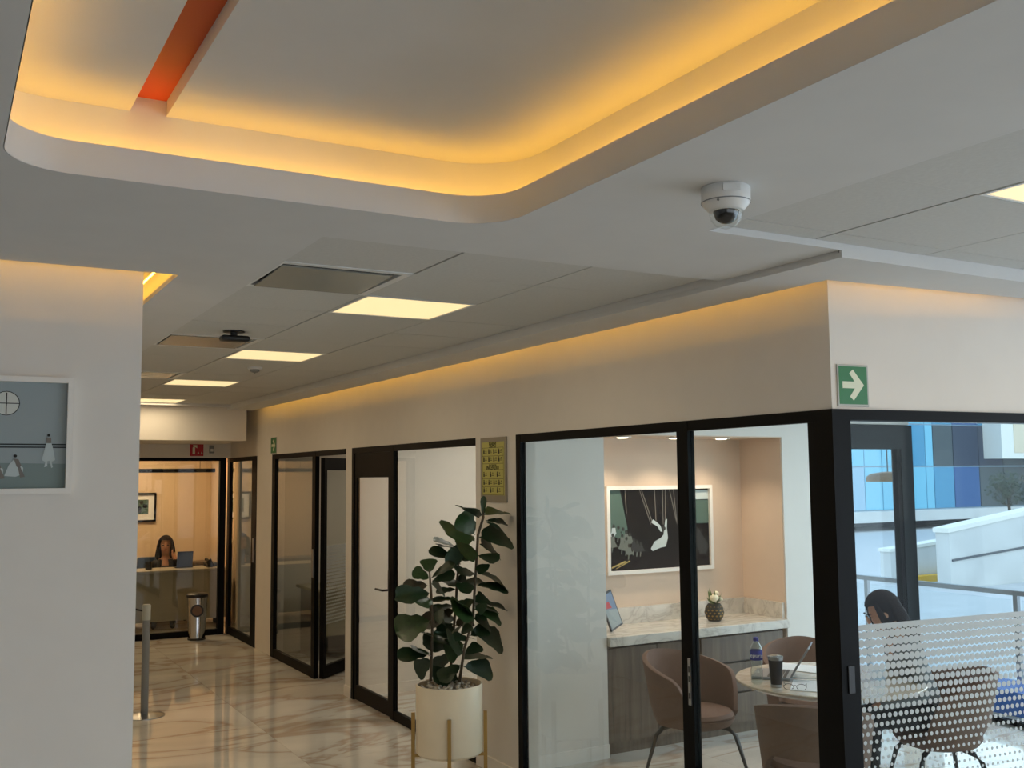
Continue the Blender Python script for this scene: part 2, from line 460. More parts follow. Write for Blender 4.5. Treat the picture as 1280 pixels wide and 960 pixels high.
# plaster level Z1
ceil_rect(-5, RX0, -5, 4.105)
ceil_rect(RX0, RX1, -5, RY0); ceil_rect(RX0, RX1, RY1, FY0)
ceil_rect(RX0, .805, FY0, 4.105)
ceil_rect(RX1, GX0-.0125, -5, FY0); ceil_rect(GX0-.0125, GX0, GY1, FY0); ceil_rect(GX0, FX1-.001, GY1+.0125, FY0)
ceil_rect(.805, FX0, FY0, 11.56)
ceil_rect(FX0, FX1, FY1+.0125, 11.56)
# rounded corners of the coffer opening
for cx, cy, sx, sy in ((RX0, RY1, 1, -1), (RX1, RY1, -1, -1), (RX0, RY0, 1, 1), (RX1, RY0, -1, 1)):
    pts = [(cx, cy, Z1)]
    for k in range(9):
        a = PI/2*k/8
        pts.append((cx+sx*RR*(1-math.cos(a)), cy+sy*RR*(1-math.sin(a)), Z1))
    prism(ceil_bm, pts, (0, 0, .02))
# soffit strips at Z0 (corridor side + street side) with their vertical faces
box(ceil_bm, (FX1, GY1+.0125, Z0), (3.11, 11.56, Z0+.02))
box(ceil_bm, (FX1+.001, GY1+.02, Z0+.0205), (FX1+.012, 11.56, Z2+.02))
prism(ceil_bm, [(3.11, GY1+.0125, Z0), (7.0, GY1+.0125, Z0), (7.0, 2.595, Z0), (3.11, 2.907, Z0)], (0, 0, .02))
box(ceil_bm, (GX0, GY1, Z1), (FX1-.0005, GY1+.012, Z2+.02)); box(ceil_bm, (FX1, GY1, Z0), (7.2, GY1+.012, Z2+.02))
# hidden edges round the tile fields and above the cove slots
box(ceil_bm, (FX0-.012, FY0, Z1+.0225), (FX0, FY1, Z2+.02)); box(ceil_bm, (FX0, FY0-.012, Z1+.0225), (FX1-.001, FY0, Z2+.02)); box(ceil_bm, (FX0, FY1, Z1), (FX1, FY1+.012, Z2+.02))
box(ceil_bm, (GX0-.012, -5, Z1), (GX0, GY1-.0005, Z2+.02))
ceiling = struct('ceiling', ceil_bm, 'ceiling_paint', 'white plaster ceiling with tile fields and light coves')
# cove slot boxes above the wall-washer gaps
bm = BM()
box(bm, (2.97, 2.7, Z0+.02), (2.985, 11.56, 2.97)); box(bm, (2.97, 2.7, 2.97), (3.21, 11.56, 2.985))
box(bm, (2.985, 2.68, Z0+.02), (7.2, 2.695, 2.97)); prism(bm, [(2.985, 2.68, 2.97), (7.2, 2.4, 2.97), (7.2, 2.75, 2.97), (3.21, 3.0, 2.97)], (0, 0, .015))
box(bm, (-5, 3.95, Z1+.02), (.95, 3.965, 2.97)); box(bm, (-5, 3.95, 2.97), (.95, 4.22, 2.985))
box(bm, (.935, 3.965, Z1+.02), (.95, 11.56, 2.97)); box(bm, (.69, 4.2, 2.97), (.95, 11.56, 2.985))
struct('trim_cove', bm, 'ceiling_paint', 'white boxing of the light coves above the walls')
# tiles of the corridor field
skip = {}   # (col,row) occupied by panels / diffusers
for r in (2, 6, 10, 14): skip[(1, r)] = 'panel'
for r in (1, 5, 9): skip[(0, r)] = 'vent'
box_back = BM(); box(box_back, (FX0, FY0, Z2+.03), (FX1, FY1, Z2+.035)); box(box_back, (GX0, -5, Z2+.03), (7.2, GY1, Z2+.035))
build('tile_backing', box_back, 'grid_pale', ceiling)
gm = BM()
for i in (1, 2): box(gm, (FX0+i*PXT-.012, FY0, Z2+.004), (FX0+i*PXT+.012, FY1, Z2+.012))
for j in range(1, NROW): box(gm, (FX0, FY0+j*PYT-.01, Z2+.006), (FX1, FY0+j*PYT+.01, Z2+.011))
gxs = [2.695+.58*k for k in range(8)]; gys = [1.92-.545*k for k in range(-1, 13)]
for x in gxs: box(gm, (x-.012, -5, Z2+.004), (x+.012, GY1, Z2+.012))
for y in gys: box(gm, (GX0, y-.01, Z2+.006), (7.2, y+.01, Z2+.011))
build('tile_grid', gm, 'grid_pale', ceiling)
tproto = {}
def ceil_tile(x0, x1, y0, y1, dz=0, tilt=0):
    w, d = round(x1-x0, 3), round(y1-y0, 3)
    if (w, d) not in tproto:
        o = build('ceiling_tile', bx((-w/2+.005, -d/2+.002, 0), (w/2-.005, d/2-.002, .015)), 'tile_white', ceiling); tproto[(w, d)] = o
    else: o = inst(tproto[(w, d)], (0, 0, 0), ceiling)
    o.location = ((x0+x1)/2, (y0+y1)/2, Z2+dz); o.rotation_euler = (0, tilt, 0)
for i in range(3):
    for j in range(NROW):
        if (i, j) in skip: continue
        ceil_tile(FX0+i*PXT-(.006 if i == 0 else 0), FX0+(i+1)*PXT, FY0+j*PYT, FY0+(j+1)*PYT, random.uniform(-.0015, .0015), random.uniform(-.003, .003))
ex = [GX0]+gxs[:6]
ey = [GY1]+[y for y in gys if y < GY1][:8]
rskip = {(1, 2), (4, 2), (1, 6), (4, 6)}
for i in range(len(ex)-1):
    for j in range(len(ey)-1):
        if (i, j) in rskip: continue
        ceil_tile(ex[i], ex[i+1], ey[j+1], ey[j], random.uniform(-.001, .001))

# coffer: lip, trough, cove wall, raised ceiling, orange channel
def rrect(x0, x1, y0, y1, r, n=8):
    pts = []
    for cx, cy, a0 in ((x1-r, y1-r, 0), (x0+r, y1-r, PI/2), (x0+r, y0+r, PI), (x1-r, y0+r, 1.5*PI)):
        for k in range(n+1):
            a = a0+PI/2*k/n; pts.append((cx+r*math.cos(a), cy+r*math.sin(a)))
    return pts
def band(bm, A, B, za, zb):
    va = [bm.verts.new((x, y, za)) for x, y in A]; vb = [bm.verts.new((x, y, zb)) for x, y in B]
    n = len(va)
    for i in range(n): bm.faces.new((va[i], va[(i+1) % n], vb[(i+1) % n], vb[i]))
inner = rrect(RX0+.002, RX1-.002, RY0+.002, RY1-.002, RR); lipo = rrect(RX0-.018, RX1+.018, RY0-.018, RY1+.018, RR+.018)
SB = .10
outer = rrect(RX0-SB, RX1+SB, RY0-SB, RY1+SB, RR+.06)
LZ = 2.799
bm = BM()
band(bm, inner, inner, Z1, LZ); band(bm, inner, lipo, LZ, LZ); band(bm, lipo, lipo, LZ, Z1+.025); band(bm, lipo, outer, Z1+.025, Z1+.025)
band(bm, outer, outer, Z1+.025, Z3+.05)
lip = struct('trim_coffer', bm, 'ceiling_paint', 'rounded white lip and cove wall of the lit ceiling coffer', smooth='auto')
CX0, CX1, CZ = .437, .536, 2.985
bm = BM()
xa, xb, ya, yb = RX0-SB-.03, RX1+SB+.03, RY0-SB-.03, RY1+SB+.03
box(bm, (xa, ya, Z3), (CX0, yb, Z3+.02)); box(bm, (CX1, ya, Z3), (xb, yb, Z3+.02))
box(bm, (CX0-.01, ya, Z3+.02), (CX0, yb, CZ+.02)); box(bm, (CX1, ya, Z3+.02), (CX1+.01, yb, CZ+.02))
cof = struct('ceiling_coffer', bm, 'ceiling_paint', 'raised smooth ceiling inside the lit coffer')
build('orange_channel', bx((CX0, ya, CZ), (CX1, yb, CZ+.02)), 'orange_paint', cof)

# ------------------------------------------------------------------ LED strips in the coves
def led(name, label, pts, loc, w=.012):
    bm = BM()
    tube(bm, pts, w/2, 6)
    o = build(name, bm, 'led_amber', None, loc=loc); tag(o, label, 'light strip', 'amber strips in the light coves'); return o
mid = rrect(RX0-.035, RX1+.035, RY0-.035, RY1+.035, RR+.035)
led('light_strip', 'amber light strip lying behind the lip of the ceiling coffer', [(x, y, LZ-.012) for x, y in mid]+[(mid[0][0], mid[0][1], LZ-.012)], (RX1, RY1, Z1+.03))
led('light_strip', 'amber light strip hidden in the cove above the office glazing', [(3.02, 2.95, 2.88), (3.02, 11.4, 2.88)], (3.03, 2.9, Z0+.03))
led('light_strip', 'amber light strip hidden in the cove above the street-side glazing', [(3.1, 2.80, 2.88), (6.6, 2.46, 2.88)], (3.1, 2.84, Z0+.03))
led('light_strip', 'amber light strip hidden in the cove above the framed dance photograph', [(-4, 4.03, 2.89), (.87, 4.03, 2.89), (.87, 7, 2.89)], (.8, 4.0, Z1+.03))

# ------------------------------------------------------------------ ceiling lights, diffusers, detectors
def light_panel(x0, x1, y0, y1, label, power=5):
    cx, cy = (x0+x1)/2, (y0+y1)/2
    t = thing('ceiling_light_panel', label, 'ceiling light', (cx, cy, Z2), 'square panel lights in the tile ceiling')
    bm = BM(); g = .006; w = .014
    for lo, hi in (((x0+g, y0+g), (x1-g, y0+g+w)), ((x0+g, y1-g-w), (x1-g, y1-g)), ((x0+g, y0+g+w), (x0+g+w, y1-g-w)), ((x1-g-w, y0+g+w), (x1-g, y1-g-w))):
        box(bm, (lo[0], lo[1], Z2-.003), (hi[0], hi[1], Z2+.012))
    build('frame', bm, 'white_plastic', t)
    build('diffuser', bx((x0+g+w, y0+g+w, Z2+.001), (x1-g-w, y1-g-w, Z2+.008)), 'panel_glow', t)
    area('panel_lamp', (cx, cy, Z2-.004), (0, 0, 0), x1-x0-.04, y1-y0-.04, power, (1, .80, .52), t)
    return t
labs = ['large glowing square light panel beside the open air diffuser, nearest in the corridor', 'second glowing light panel down the corridor, next to the smoke detector',
        'third glowing light panel down the corridor, beyond the smoke detector', 'farthest glowing light panel, just before the bulkhead']
for lb, r in zip(labs, (2, 6, 10, 14)):
    light_panel(FX0+PXT, FX0+2*PXT, FY0+r*PYT, FY0+(r+1)*PYT, lb)
rl = ['glowing light panel cut off by the frame near the dome camera', 'light panel over the lobby farther along the tile field', 'light panel over the lobby behind the viewer', 'light panel over the far side of the lobby']
for lb, (i, j) in zip(rl, sorted(rskip)):
    light_panel(ex[i], ex[i+1], ey[j+1], ey[j], lb, 5)
def diffuser(r, label, drop):
    x0, x1, y0, y1 = FX0+.004, FX0+PXT-.004, FY0+r*PYT, FY0+(r+1)*PYT
    t = thing('air_diffuser', label, 'air vent', ((x0+x1)/2, (y0+y1)/2, Z2), 'metal air diffusers in the corridor ceiling')
    bm = BM(); w = .035
    for lo, hi in (((x0, y0), (x1, y0+w)), ((x0, y1-w), (x1, y1)), ((x0, y0+w), (x0+w, y1-w)), ((x1-w, y0+w), (x1, y1-w))):
        box(bm, (lo[0], lo[1], Z2-.004), (hi[0], hi[1], Z2+.014))
    build('frame', bm, 'white_plastic', t)
    bm = BM(); a = .075
    obox(bm, ((x0+x1)/2, (y0+y1)/2+.03, Z2+.004-drop*.5), ((x1-x0)/2-.05, 0, 0), (0, (y1-y0)/2-.07, -drop*.5), (0, 0, .003))
    build('face_plate', bm, 'plate_grey', t)
    bm = BM()
    box(bm, (x0+w, y0+w, Z2+.022), (x1-w, y1-w, Z2+.026))
    build('throat', bm, 'mesh_black', t)
    for sx in (.12, .36): build('clip', bx((x0+sx, y0+.03, Z2+.006), (x0+sx+.02, y0+.07, Z2+.022)), 'sign_grey', t)
diffuser(1, 'large metal ceiling air diffuser with a tilted face plate, nearest in the corridor', .012)
diffuser(5, 'metal ceiling air diffuser with the black fitting beside it', .006)
diffuser(9, 'small distant metal air diffuser half hidden by the white wall', .004)
def detector(p, label):
    t = thing('smoke_detector', label, 'smoke detector', p)
    build('base', lathe(BM(), [(0, 0), (.055, 0), (.055, -.012), (.045, -.018), (0, -.018)], p), 'white_plastic', t, 'auto')
    build('sensor_head', lathe(BM(), [(.036, -.018), (.033, -.034), (.015, -.042), (0, -.042)], p), 'grey_plastic', t, 'auto')
    o = BM(); lathe(o, [(0, -.042), (.008, -.044), (0, -.047)], p, 10); build('indicator', o, 'dark_plastic', t)
detector((2.04, 7.52, Z2), 'round white smoke detector on the ceiling after the second light panel')
# black fitting beside the second diffuser
p = Vector((1.43, 5.72, Z2))
t = thing('ceiling_speaker', 'small black fitting hanging from the ceiling beside the air diffuser', 'speaker', p)
build('base', lathe(BM(), [(0, 0), (.06, 0), (.06, -.008), (0, -.008)], p, 20), 'dark_plastic', t)
bm = BM(); tube(bm, [p+Vector((0, 0, -.005)), p+Vector((.0, .0, -.03))], .02, 10); build('bracket', bm, 'dark_plastic', t)
build('body', rbox((p.x-.075, p.y-.04, p.z-.06), (p.x+.085, p.y+.04, p.z-.028), .012), 'dark_plastic', t, True)
# dome camera
p = Vector((1.915, 2.152, Z1))
t = thing('dome_camera', 'white security dome camera with a dark lens on the plaster ceiling', 'security camera', p)
build('housing', lathe(BM(), [(0, 0), (.066, 0), (.069, -.004), (.069, -.04), (.066, -.048), (.05, -.066), (.046, -.068), (0, -.068)], p, 40), 'white_plastic', t, 'auto')
build('collar_seam', lathe(BM(), [(.0694, -.042), (.0698, -.0435), (.0694, -.045)], p, 40), 'grey_plastic', t)
build('lens_ball', lathe(BM(), [(.036, -.064), (.036, -.072), (.03, -.09), (.016, -.101), (0, -.104)], p, 28), 'dome_dark', t, True)
bm = BM(); d = Vector((-.55, -.72, -.5)).normalized()*.036
tube(bm, [p+Vector((0, 0, -.075))+d*.6, p+Vector((0, 0, -.075))+d*1.05], .014, 14); build('lens', bm, 'dome_dark', t)
build('bubble', lathe(BM(), [(.048, -.066), (.048, -.074), (.043, -.093), (.030, -.109), (.012, -.116), (0, -.117)], p, 32), 'glass_clear', t, True)
for k, a in enumerate((-2.35, -1.8, -2.6)):
    bm = BM(); c = p+Vector((.069*math.cos(a), .069*math.sin(a), -.015 if k < 2 else -.05)); n = Vector((math.cos(a), math.sin(a), 0))
    tube(bm, [c-n*.002, c+n*.002], .0035, 8); build('screw', bm, 'grey_plastic', t)
bm = BM(); a = -2.05; n = Vector((math.cos(a), math.sin(a), 0)); s = Vector((-n.y, n.x, 0))
obox(bm, p+n*.0675+Vector((0, 0, -.016)), s*.024, n*.002, Vector((0, 0, .009))); build('cover_plate', bm, 'white_plastic', t)

# ------------------------------------------------------------------ glazed partitions on the office line
def frame_bar(bm, y0, y1, z0, z1, x0=XW-.006, x1=XW+.036): box(bm, (x0, y0, z0), (x1, y1, z1))
def glazing(name, label, y0, y1, posts, panes, leaf=None, bottom=.07, top=.05, glass='glass', group='black framed glass partitions along the corridor'):
    t = thing(name, label, 'glass partition', (XW, y0, 0), group, 'thing')
    for a, b in posts:
        bm = BM(); frame_bar(bm, a, b, 0, GT); build('post', bm, 'black_frame', t)
    bm = BM(); frame_bar(bm, y0, y1, GT-top, GT, XW-.004, XW+.034); build('top_rail', bm, 'black_frame', t)
    for a, b, bot in panes:
        if bot:
            bm = BM(); frame_bar(bm, a, b, 0, bot, XW-.003, XW+.032); build('bottom_rail', bm, 'black_frame', t)
        build('pane', bx((XW+.012, a, bot), (XW+.020, b, GT-top)), glass, t)
    return t
g1 = glazing('glass_partition', 'wide black framed glazing of the meeting room with the sliding door lock', 2.99, 5.616,
             [(3.915, 4.0), (5.562, 5.616)], [(3.13, 3.915, .06), (4.0, 5.562, .06)])
bm = BM(); box(bm, (XW-.013, 3.915+.012, .80), (XW-.006, 3.915+.032, 1.02)); build('lock_plate', bm, 'steel', g1)
for z in (.83, .91, .955): build('lock_slot', bx((XW-.0145, 3.915+.017, z), (XW-.0125, 3.915+.027, z+.028)), 'dark_plastic', g1)
g2 = glazing('glass_partition', 'black framed office front with a glass door, behind the potted fig', 6.181, 8.553,
             [(7.61, 7.682), (8.50, 8.553)], [(6.181, 7.61, .07)])
lf = build('door', bx((XW+.002, 7.686, .01), (XW+.032, 7.70, GT-.052)), 'black_frame', g2)
for nm, a, b, z0, z1 in (('stile', 7.70, 7.735, .01, GT-.052), ('stile', 8.45, 8.495, .01, GT-.052), ('rail', 7.735, 8.45, .01, .13), ('rail', 7.735, 8.45, 1.905, GT-.052)):
    build(nm, bx((XW+.002, a, z0), (XW+.032, b, z1)), 'black_frame', lf)
build('door_pane', bx((XW+.012, 7.735, .13), (XW+.020, 8.45, 1.905)), 'glass', lf)
bm = BM(); tube(bm, [(XW-.0, 7.72, 1.0), (XW-.05, 7.72, 1.0), (XW-.055, 7.73, 1.0), (XW-.055, 7.86, 1.0)], .009, 8); tube(bm, [(XW+.05, 7.72, 1.0), (XW+.1, 7.72, 1.0), (XW+.1, 7.60, 1.0)], .009, 8)
build('handle', bm, 'dark_plastic', lf, True)
bm = BM(); box(bm, (XW-.02, 7.665, 1.0), (XW-.015, 7.69, 1.16)); build('hinge', bm, 'dark_plastic', g2)
g3 = glazing('glass_partition', 'black framed glass panel beside the open office doorway', 8.714, 11.02,
             [(9.55, 9.645), (10.91, 11.02)], [(9.645, 10.91, .09)])
bm = BM(); box(bm, (XW-.016, 9.57, .95), (XW-.006, 9.61, 1.22)); build('pull_handle', bm, 'steel', g3)
g4 = glazing('glass_partition', 'narrow black framed glass panel at the far end of the office wall', 11.64, 13.0,
             [(11.64, 11.84), (12.86, 12.98)], [(11.84, 12.86, .09)])
bm = BM(); box(bm, (XW-.016, 11.70, .95), (XW-.006, 11.75, 1.22)); build('pull_handle', bm, 'steel', g4)
# open door leaf of the third office
t = thing('open_glass_door', 'black framed glass door with frosted dots standing open into the third office', 'door', (XW+.03, 9.43, 0))
th = math.radians(42); dv = Vector((math.cos(th), math.sin(th), 0)); nv = Vector((-dv.y, dv.x, 0)); o0 = Vector((XW+.045, 9.48, 0)); LW = .70
for nm, a, b, z0, z1 in (('stile', 0, .05, .01, 2.1), ('stile', LW-.06, LW, .01, 2.1), ('rail', .05, LW-.06, .01, .12), ('rail', .05, LW-.06, 1.98, 2.1)):
    bm = BM(); obox(bm, o0+dv*(a+b)/2+Vector((0, 0, (z0+z1)/2)), dv*(b-a)/2, nv*.022, Vector((0, 0, (z1-z0)/2))); build(nm, bm, 'black_frame', t)
bm = BM(); obox(bm, o0+dv*(LW/2)+Vector((0, 0, 1.05)), dv*(LW/2-.055), nv*.004, Vector((0, 0, .93))); build('pane', bm, 'glass', t)
film = BM(); box(film, (.05, -.008, .5), (LW-.06, -.006, 1.25))
fo = build('privacy_film', film, 'dot_film_far', None); fo.parent = t
fo.matrix_local = Matrix.Translation(o0-ORG[t]) @ Matrix.Rotation(th, 4, 'Z')
# rear office glazing
t = thing('glass_partition', 'black framed glass front of the warm lit rear office', 'glass partition', (2, 12.9, 0), 'black framed glass partitions along the corridor')
for a, b in ((.7, .8), (3.075, 3.15)): build('post', bx((a, 12.87, 0), (b, 12.95, 2.17)), 'black_frame', t)
build('top_rail', bx((.8, 12.87, 2.13), (3.075, 12.95, 2.17)), 'black_frame', t)
build('bottom_rail', bx((.8, 12.88, 0), (3.075, 12.94, .07)), 'black_frame', t)
build('pane', bx((.8, 12.905, .07), (3.075, 12.913, 2.13)), 'glass_soft', t)

# street-side partition (turned): built in its own frame
gf = thing('glass_partition', 'street-side glazing with white dot privacy film and heavy black corner post', 'glass partition', P0)
gf.rotation_euler = (0, 0, TH); ORG[gf] = Vector((0, 0, 0))
build('corner_post', bx((.0, -.012, 0), (.083, .1, GT)), 'black_frame', gf)
bm = BM(); prism(bm, [(-.012, -.012, 0), (.0, -.012, 0), (.012, .14, 0), (-.012, .14, 0)], (0, 0, GT)); build('corner_post_return', bm, 'black_frame', gf)
build('top_rail', bx((.083, -.01, GT-.045), (4.6, .07, GT)), 'black_frame', gf)
build('bottom_rail', bx((.083, -.01, 0), (4.6, .06, .06)), 'black_frame', gf)
build('end_post', bx((4.6, -.01, 0), (4.7, .07, GT)), 'black_frame', gf)
build('pane', bx((.083, .022, .06), (4.6, .030, GT-.045)), 'glass_dark', gf)
build('privacy_film', bx((.083, .0195, .3), (4.6, .021, 1.28)), 'dot_film', gf)
build('flush_handle', rbox((.018, -.018, 1.02), (.05, -.012, 1.13), .002), 'dark_plastic', gf)

# baseboards
struct('baseboard_office', bx((XW-.012, 5.62, 0), (XW, 6.178, .09)), 'frame_white', 'pale stone baseboard under the wall behind the fig')
struct('baseboard_pier', bx((XW-.012, 8.555, 0), (XW, 8.712, .09)), 'frame_white', 'pale stone baseboard of the slim pier')
struct('baseboard_meeting_room', bx((XW+.15, NY-.012, 0), (NX0, NY, .09)), 'frame_white', 'pale stone baseboard of the meeting room wall')
struct('baseboard_second_office', bx((XW+.15, 8.558, 0), (6.6, 8.57, .09)), 'frame_white', 'pale stone baseboard of the second office')

# black framed terrace door in the meeting room's far wall
t = thing('terrace_door', 'black framed glass door from the meeting room to the terrace', 'door', (6.73, NY, 0))
for a, b in ((6.30, 6.42), (7.02, 7.16)): build('stile', bx((a, NY-.03, 0), (b, NY+.06, 2.30)), 'dark_steel', t)
build('header', bx((6.42, NY-.03, 2.10), (7.02, NY+.06, 2.30)), 'dark_steel', t)
build('inner_stile', bx((6.985, NY-.015, .02), (7.02, NY+.045, 2.10)), 'black_frame', t)
build('pane', bx((6.42, NY+.01, .05), (6.985, NY+.018, 2.10)), 'glass_clear', t)
build('sill', bx((6.42, NY-.02, 0), (7.02, NY+.05, .05)), 'black_frame', t)
# street-side windows
wn = struct('window_1', BM(), 'black_frame', 'large clear window of the meeting room facing the terrace')
build('pane', bx((7.155, 2.75, .03), (7.163, NY-.03, 2.52)), 'glass_clear', wn)
build('sill', bx((7.13, 2.75, 0), (7.19, NY-.03, .03)), 'black_frame', wn); build('head', bx((7.13, 2.75, 2.52), (7.19, NY-.03, 2.56)), 'black_frame', wn)
wn = struct('window_2', BM(), 'black_frame', 'tall glazed street front of the lobby')
for k in range(5): build('mullion', bx((7.13, -5+k*1.87-.03, 0), (7.19, -5+k*1.87+.03, 2.75)), 'black_frame', wn)
build('head', bx((7.13, -5, 2.72), (7.19, 2.5, 2.78)), 'black_frame', wn)
build('pane', bx((7.155, -5, 0), (7.163, 2.48, 2.72)), 'glass_clear', wn)

# ------------------------------------------------------------------ pictures on the walls
def framed(name, label, plane, a0, a1, z0, z1, d, fw, fmat, dirn, matw=0):
    """picture hung on a wall; plane 'y': spans x, faces -y at y=d"""
    cx = (a0+a1)/2
    t = thing(name, label, 'picture', (cx, d, z0))
    for nm, x0, x1, q0, q1 in (('frame_side', a0, a0+fw, z0, z1), ('frame_side', a1-fw, a1, z0, z1), ('frame_rail', a0+fw, a1-fw, z0, z0+fw), ('frame_rail', a0+fw, a1-fw, z1-fw, z1)):
        build(nm, bx((x0, d-.035, q0), (x1, d, q1)), fmat, t)
    return t
def shp(bm, pts, X0, Z0_, sx, sz, y, mi):
    poly(bm, [(X0+p[0]*sx, y, Z0_+p[1]*sz) for p in pts], mi)
def disc(cx, cy, rx, ry, n=20): return [(cx+rx*math.cos(2*PI*k/n), cy+ry*math.sin(2*PI*k/n)) for k in range(n)]
# dance studio photograph on the left wall (right half in view)
x0, x1, z0, z1, d = -.36, .442, 1.853, 2.29, 4.21
t = framed('framed_picture', 'white framed photograph of dancers at a studio barre, on the white wall', 'y', x0, x1, z0, z1, d-.001, .02, 'frame_white', 1)
bm = BM(); Y = d-.012; W_, H_ = x1-x0-.04, z1-z0-.04; X_, Z_ = x0+.02, z0+.02
def S(pts, mi, k): shp(bm, pts, X_, Z_, W_, H_, Y-.0005*k, mi)
S([(0, 0), (1, 0), (1, 1), (0, 1)], 0, 0)
S([(0, 0), (1, 0), (1, .23), (0, .26)], 1, 1)
cxw = (.193-X_)/W_
def wd(px, py): p = on_y(px, py, Y); return ((p.x-X_)/W_, (p.z-Z_)/H_)
c = wd(8, 504)
S(disc(c[0], c[1], .060, .115), 3, 1); S(disc(c[0], c[1], .056, .108), 2, 2)
S([(c[0]-.058, c[1]-.004), (c[0]+.058, c[1]-.004), (c[0]+.058, c[1]+.004), (c[0]-.058, c[1]+.004)], 3, 3)
S([(c[0]-.0025, c[1]-.1), (c[0]+.0025, c[1]-.1), (c[0]+.0025, c[1]+.1), (c[0]-.0025, c[1]+.1)], 3, 3)
for py in (555.5, 559): a = wd(40, py); S([(0, a[1]-.006), (1, a[1]-.006), (1, a[1]+.006), (0, a[1]+.006)], 4, 2)
def dancer(px, py, sitting=False, mir=1):
    def P(*pp): return [wd(px+mir*x, py+y) for x, y in pp]
    if not sitting:
        S(P((-3, -24), (3, -24), (5, -17), (8, -2), (4, 0), (0, -1), (-5, 0), (-9, -2), (-5, -16)), 5, 4)
        S(P((-3, -30), (3, -30), (3, -23), (-3, -23)), 6, 5); S(disc(*wd(px, py-33), .007, .014), 3, 6)
        S(P((-4, -1), (-2, -1), (-2, 6), (-6, 7)), 5, 4); S(P((1, -1), (3, -1), (5, 7), (3, 8)), 5, 4)
    else:
        S(P((-14, 12), (-8, -2), (-2, -8), (4, -6), (10, 2), (9, 10), (0, 13)), 5, 4)
        S(P((-2, -10), (4, -9), (8, 0), (2, 1)), 6, 5); S(disc(*wd(px+mir*0, py-13), .008, .014), 3, 6)
        S(P((3, 0), (6, 0), (12, 13), (6, 14)), 6, 5)
dancer(61, 577); dancer(19, 583, True); dancer(-6, 585, True); dancer(-40, 577)
build('print', bm, ['pic_grey', 'pic_floor', 'pic_pale', 'ink', 'pic_mid', 'pic_light', 'pic_rope'], t)
# large ballet photograph in the meeting room niche
x0, x1, z0, z1, d = 4.35, 5.365, 1.165, 1.822, NB
t = framed('framed_picture', 'large white framed dark photograph of a dancer before a curtain, in the niche', 'y', x0, x1, z0, z1, d-.002, .028, 'frame_white', 1)
bm = BM(); Y = d-.014; W_, H_ = x1-x0-.056, z1-z0-.056; X_, Z_ = x0+.028, z0+.028
S([(0, 0), (1, 0), (1, 1), (0, 1)], 0, 0)
S([(0, .45), (.18, .5), (.11, 1), (0, 1)], 1, 1)
S([(.86, .86), (1, .86), (1, .98), (.86, .98)], 2, 1); S([(.86, .55), (1, .55), (1, .85), (.86, .85)], 1, 1)
for a, b in ((.3, .41), (.32, .43), (.45, .46), (.53, .53), (.56, .55), (.6, .67), (.64, .67), (.16, .17)):
    S([(a-.003, 1), (a+.003, 1), (b+.003, .55 if b > .3 else .7), (b-.003, .55 if b > .3 else .7)], 3, 2)
S([(.41, .58), (.43, .62), (.5, .54), (.52, .46), (.5, .46), (.47, .53)], 2, 3)
S([(.55, .6), (.57, .62), (.565, .5), (.575, .38), (.55, .27), (.5, .26), (.42, .22), (.4, .25), (.44, .34), (.5, .38), (.53, .42)], 2, 3)
S([(.55, .6), (.57, .62), (.565, .52), (.545, .52)], 2, 4); S(disc(.535, .5, .018, .026, 12), 4, 5)
S([(.69, .4), (.72, .38), (.72, .58), (.69, .58)], 2, 3)
for k, (cx, cy, h, mi) in enumerate(((.045, .43, .10, 2), (.09, .42, .09, 1), (.135, .40, .09, 1), (.165, .37, .08, 7), (.2, .34, .08, 7), (.035, .30, .12, 7), (.125, .27, .14, 7), (.165, .25, .12, 7), (.235, .25, .10, 5), (.27, .23, .09, 5), (.305, .23, .07, 5), (.19, .2, .08, 7))):
    S([(cx-.016, cy+h), (cx+.016, cy+h), (cx+.02, cy+h*.5), (cx+.042, cy), (cx, cy-.015), (cx-.042, cy), (cx-.02, cy+h*.5)], mi, 3+.05*k)
    S(disc(cx, cy+h+.022, .013, .024, 10), 4, 4)
    S([(cx-.01, cy), (cx+.002, cy), (cx-.004, cy-.07), (cx-.014, cy-.07)], 7, 3)
S([(0, 0), (1, 0), (1, .18), (0, .14)], 8, .5); S([(.02, .03), (.16, .1), (.15, .12), (.02, .05)], 6, 3); S([(.06, .02), (.2, .11), (.19, .12), (.06, .03)], 6, 3)
S([(.86, .3), (.88, .5), (1, .25), (.96, .15), (.9, .15)], 5, 2)
build('print', bm, ['pic_dark', 'pic_green', 'pic_light', 'pic_rope', 'ink', 'pic_mid', 'brass', 'pic_dress', 'pic_stage'], t)
# small black framed print in the rear office
x0, x1, z0, z1, d = 2.31, 2.75, 1.31, 1.72, 15.3
t = framed('framed_picture', 'black framed small print with white mount on the rear office wall', 'y', x0, x1, z0, z1, d-.002, .025, 'black_frame', 1)
bm = BM(); Y = d-.012; W_, H_ = x1-x0-.05, z1-z0-.05; X_, Z_ = x0+.025, z0+.025
S([(0, 0), (1, 0), (1, 1), (0, 1)], 0, 0); S([(.2, .22), (.8, .22), (.8, .8), (.2, .8)], 1, 1)
for k in range(9): S(disc(random.uniform(.28, .72), random.uniform(.3, .7), .07, .08, 9), random.choice((2, 3)), 2+.1*k)
build('print', bm, ['paper', 'pic_green', 'pic_dark', 'pic_mid'], t)

